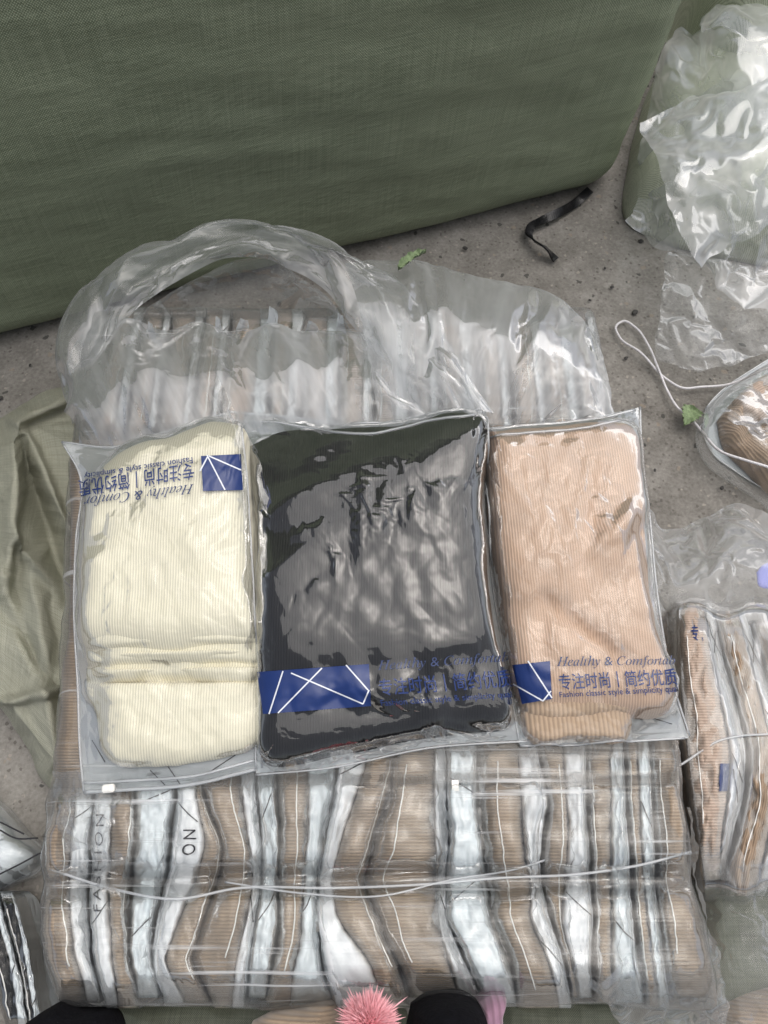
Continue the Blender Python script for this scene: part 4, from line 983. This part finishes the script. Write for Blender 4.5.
blob('black_cloth', [(24, 1022), (42, 1010), (60, 1002), (78, 1010), (108, 1016), (114, 1046), (60, 1060), (20, 1050)], 'blackcloth', .08, 'black cloth piece at the bale front corner below the striped packs', 'cloth', 71, z=.15, wr=.004, ridgew=0, power=2)
blob('black_cloth', [(412, 1010), (428, 999), (450, 995), (472, 999), (486, 1012), (490, 1050), (450, 1070), (408, 1050)], 'blackcloth', .10, 'rounded black fabric beside the pink pompom at the bottom edge', 'cloth', 72, z=.17, wr=.002, ridgew=0, power=1.6)
blob('mauve_cloth', [(478, 1000), (490, 990), (506, 994), (503, 1012), (500, 1050), (480, 1050)], 'purple', .06, 'mauve knitted cloth beside the rounded black fabric', 'cloth', 73, z=.16, wr=.004)
# pompom: many tapering tufts
rp = random.Random(5); c = P(369, 1026, .235); V, F = [], []
for k in range(7500):
    d = Vector((rp.gauss(0, 1), rp.gauss(0, 1), rp.gauss(0, 1))).normalized(); e = d.orthogonal().normalized(); f = d.cross(e)
    L_ = rp.uniform(.017, .025); j = Vector((rp.gauss(0, 1), rp.gauss(0, 1), rp.gauss(0, 1))) * .006; b0 = Vector(c) + d * .011; tip = Vector(c) + d * L_ + j; r0 = .0008; i = len(V)
    V += [b0 + e * r0, b0 - e * r0 * .5 + f * r0 * .87, b0 - e * r0 * .5 - f * r0 * .87, (b0 + tip) / 2 + j * .3 + e * r0, (b0 + tip) / 2 - e * r0 * .5 + f * r0 * .87 + j * .3, (b0 + tip) / 2 - e * r0 * .5 - f * r0 * .87 + j * .3, tip]
    F += [(i, i + 1, i + 4, i + 3), (i + 1, i + 2, i + 5, i + 4), (i + 2, i, i + 3, i + 5), (i + 3, i + 4, i + 6), (i + 4, i + 5, i + 6), (i + 5, i + 3, i + 6)]
tag(mesh('pompom', np.array([v[:] for v in V]), F, M['pink'], None, smooth=False), 'fluffy pink pompom at the front edge of the bale', 'pompom')

# ------------------------------------------------------------------ small things on the concrete
def ribbon(name, pts, wdt, mat, twist, label, cat, thick=.0016):
    C = resample(pts, 60); T = np.gradient(C, axis=0); T /= np.linalg.norm(T, axis=1)[:, None]
    S = np.cross(T, [0, 0, 1.0]); S /= np.linalg.norm(S, axis=1)[:, None]; U = np.cross(S, T); a = np.interp(np.linspace(0, 1, 60), np.linspace(0, 1, len(twist)), twist)[:, None]
    W_ = S * np.cos(a) + U * np.sin(a); N_ = -S * np.sin(a) + U * np.cos(a)
    R_ = np.stack([C - W_ * wdt / 2 - N_ * thick, C + W_ * wdt / 2 - N_ * thick, C + W_ * wdt / 2 + N_ * thick, C - W_ * wdt / 2 + N_ * thick], 1).reshape(-1, 3)
    F = [(4 * j + k, 4 * j + (k + 1) % 4, 4 * j + 4 + (k + 1) % 4, 4 * j + 4 + k) for j in range(59) for k in range(4)] + [(3, 2, 1, 0), (236, 237, 238, 239)]
    o = mesh(name, R_, F, M[mat], None, smooth=False); tag(o, label, cat); return o
ribbon('packing_strap', [P(x, y, z) for x, y, z in [(590, 190, .006), (574, 204, .008), (560, 212, .016), (545, 219, .014), (531, 227, .010), (529, 235, .012), (536, 242, .016), (546, 248, .022), (551, 254, .012), (556, 260, .006)]], .017, 'strap', [.2, .3, .9, 1.1, .5, -.1, .3, 1.0, .7, .2], 'black plastic strap curled on the concrete at the green bale foot', 'strap')
sp = [(790, 362), (768, 368), (730, 384), (700, 387), (683, 388), (665, 378), (640, 352), (620, 338), (616, 326), (624, 321), (636, 328), (648, 345), (658, 368), (668, 392), (678, 408), (690, 418), (704, 434), (722, 452), (745, 460), (768, 467), (790, 476)]
sz_ = [.05, .04, .012, .008, .008, .006, .012, .006, .006, .006, .006, .008, .012, .008, .010, .010, .030, .060, .075, .082, .08]
tag(tube('string_loop', [P(x, y, z) for (x, y), z in zip(sp, sz_)], .0022, M['string'], None, n=200), 'white plastic string looped over itself on the bare concrete', 'string')
def leaf(name, px, py, L_, W_, rot, label, z=.012):
    n, m = 26, 9; t = np.linspace(0, 1, n); wd = W_ * np.sin(np.pi * t ** .6) ** .8 * (1 + .18 * np.sin(t * 60)); c = P(px, py, z)
    A = np.zeros((n, m, 3))
    for j in range(n):
        s = np.linspace(-1, 1, m); A[j, :, 0] = s * wd[j] / 2; A[j, :, 1] = t[j] * L_ - L_ / 2; A[j, :, 2] = .008 * np.abs(s) ** 1.3 + .006 * np.sin(t[j] * 3) + .002 * np.sin(s * 9 + t[j] * 22)
    Rm = np.array(Matrix.Rotation(rot, 3, 'Z')); A = A @ Rm.T + c
    tag(sheet(name, A, M['leaf']), label, 'leaf')
leaf('leaf', 688, 418, .045, .034, 2.6, 'withered pale green leaf caught on the white string')
leaf('leaf', 412, 262, .05, .012, -.9, 'slim green leaf resting on the bag mouth by the bale foot', .33)
for k, (x, y, s) in enumerate([(465, 248, 5), (612, 287, 4), (641, 241, 5), (626, 358, 4), (635, 312, 6), (605, 268, 3), (590, 300, 3), (722, 488, 4), (0, 398, 5), (655, 470, 3), (645, 445, 3), (30, 365, 3)]):
    bm = bmesh.new(); bmesh.ops.create_icosphere(bm, subdivisions=2, radius=1); r_ = random.Random(k)
    c = P(x, y, .001); V = np.array([v.co[:] for v in bm.verts]); F = [[v.index for v in f.verts] for f in bm.faces]; bm.free()
    V = V * (1 + .25 * pn(V[:, 0] * 2 + k, V[:, 1] * 2, k))[:, None] * np.array([s * .0011, s * .0008, s * .0005]) @ np.array(Matrix.Rotation(r_.uniform(0, 3), 3, 'Z')).T + c
    tag(mesh('stone_chip', V, F, M['stone'], None, smooth=False), 'small dark stone chip lying on the rough concrete', 'stone', 'stone chips on the concrete')
print('script', round(time.time() - T0, 1))
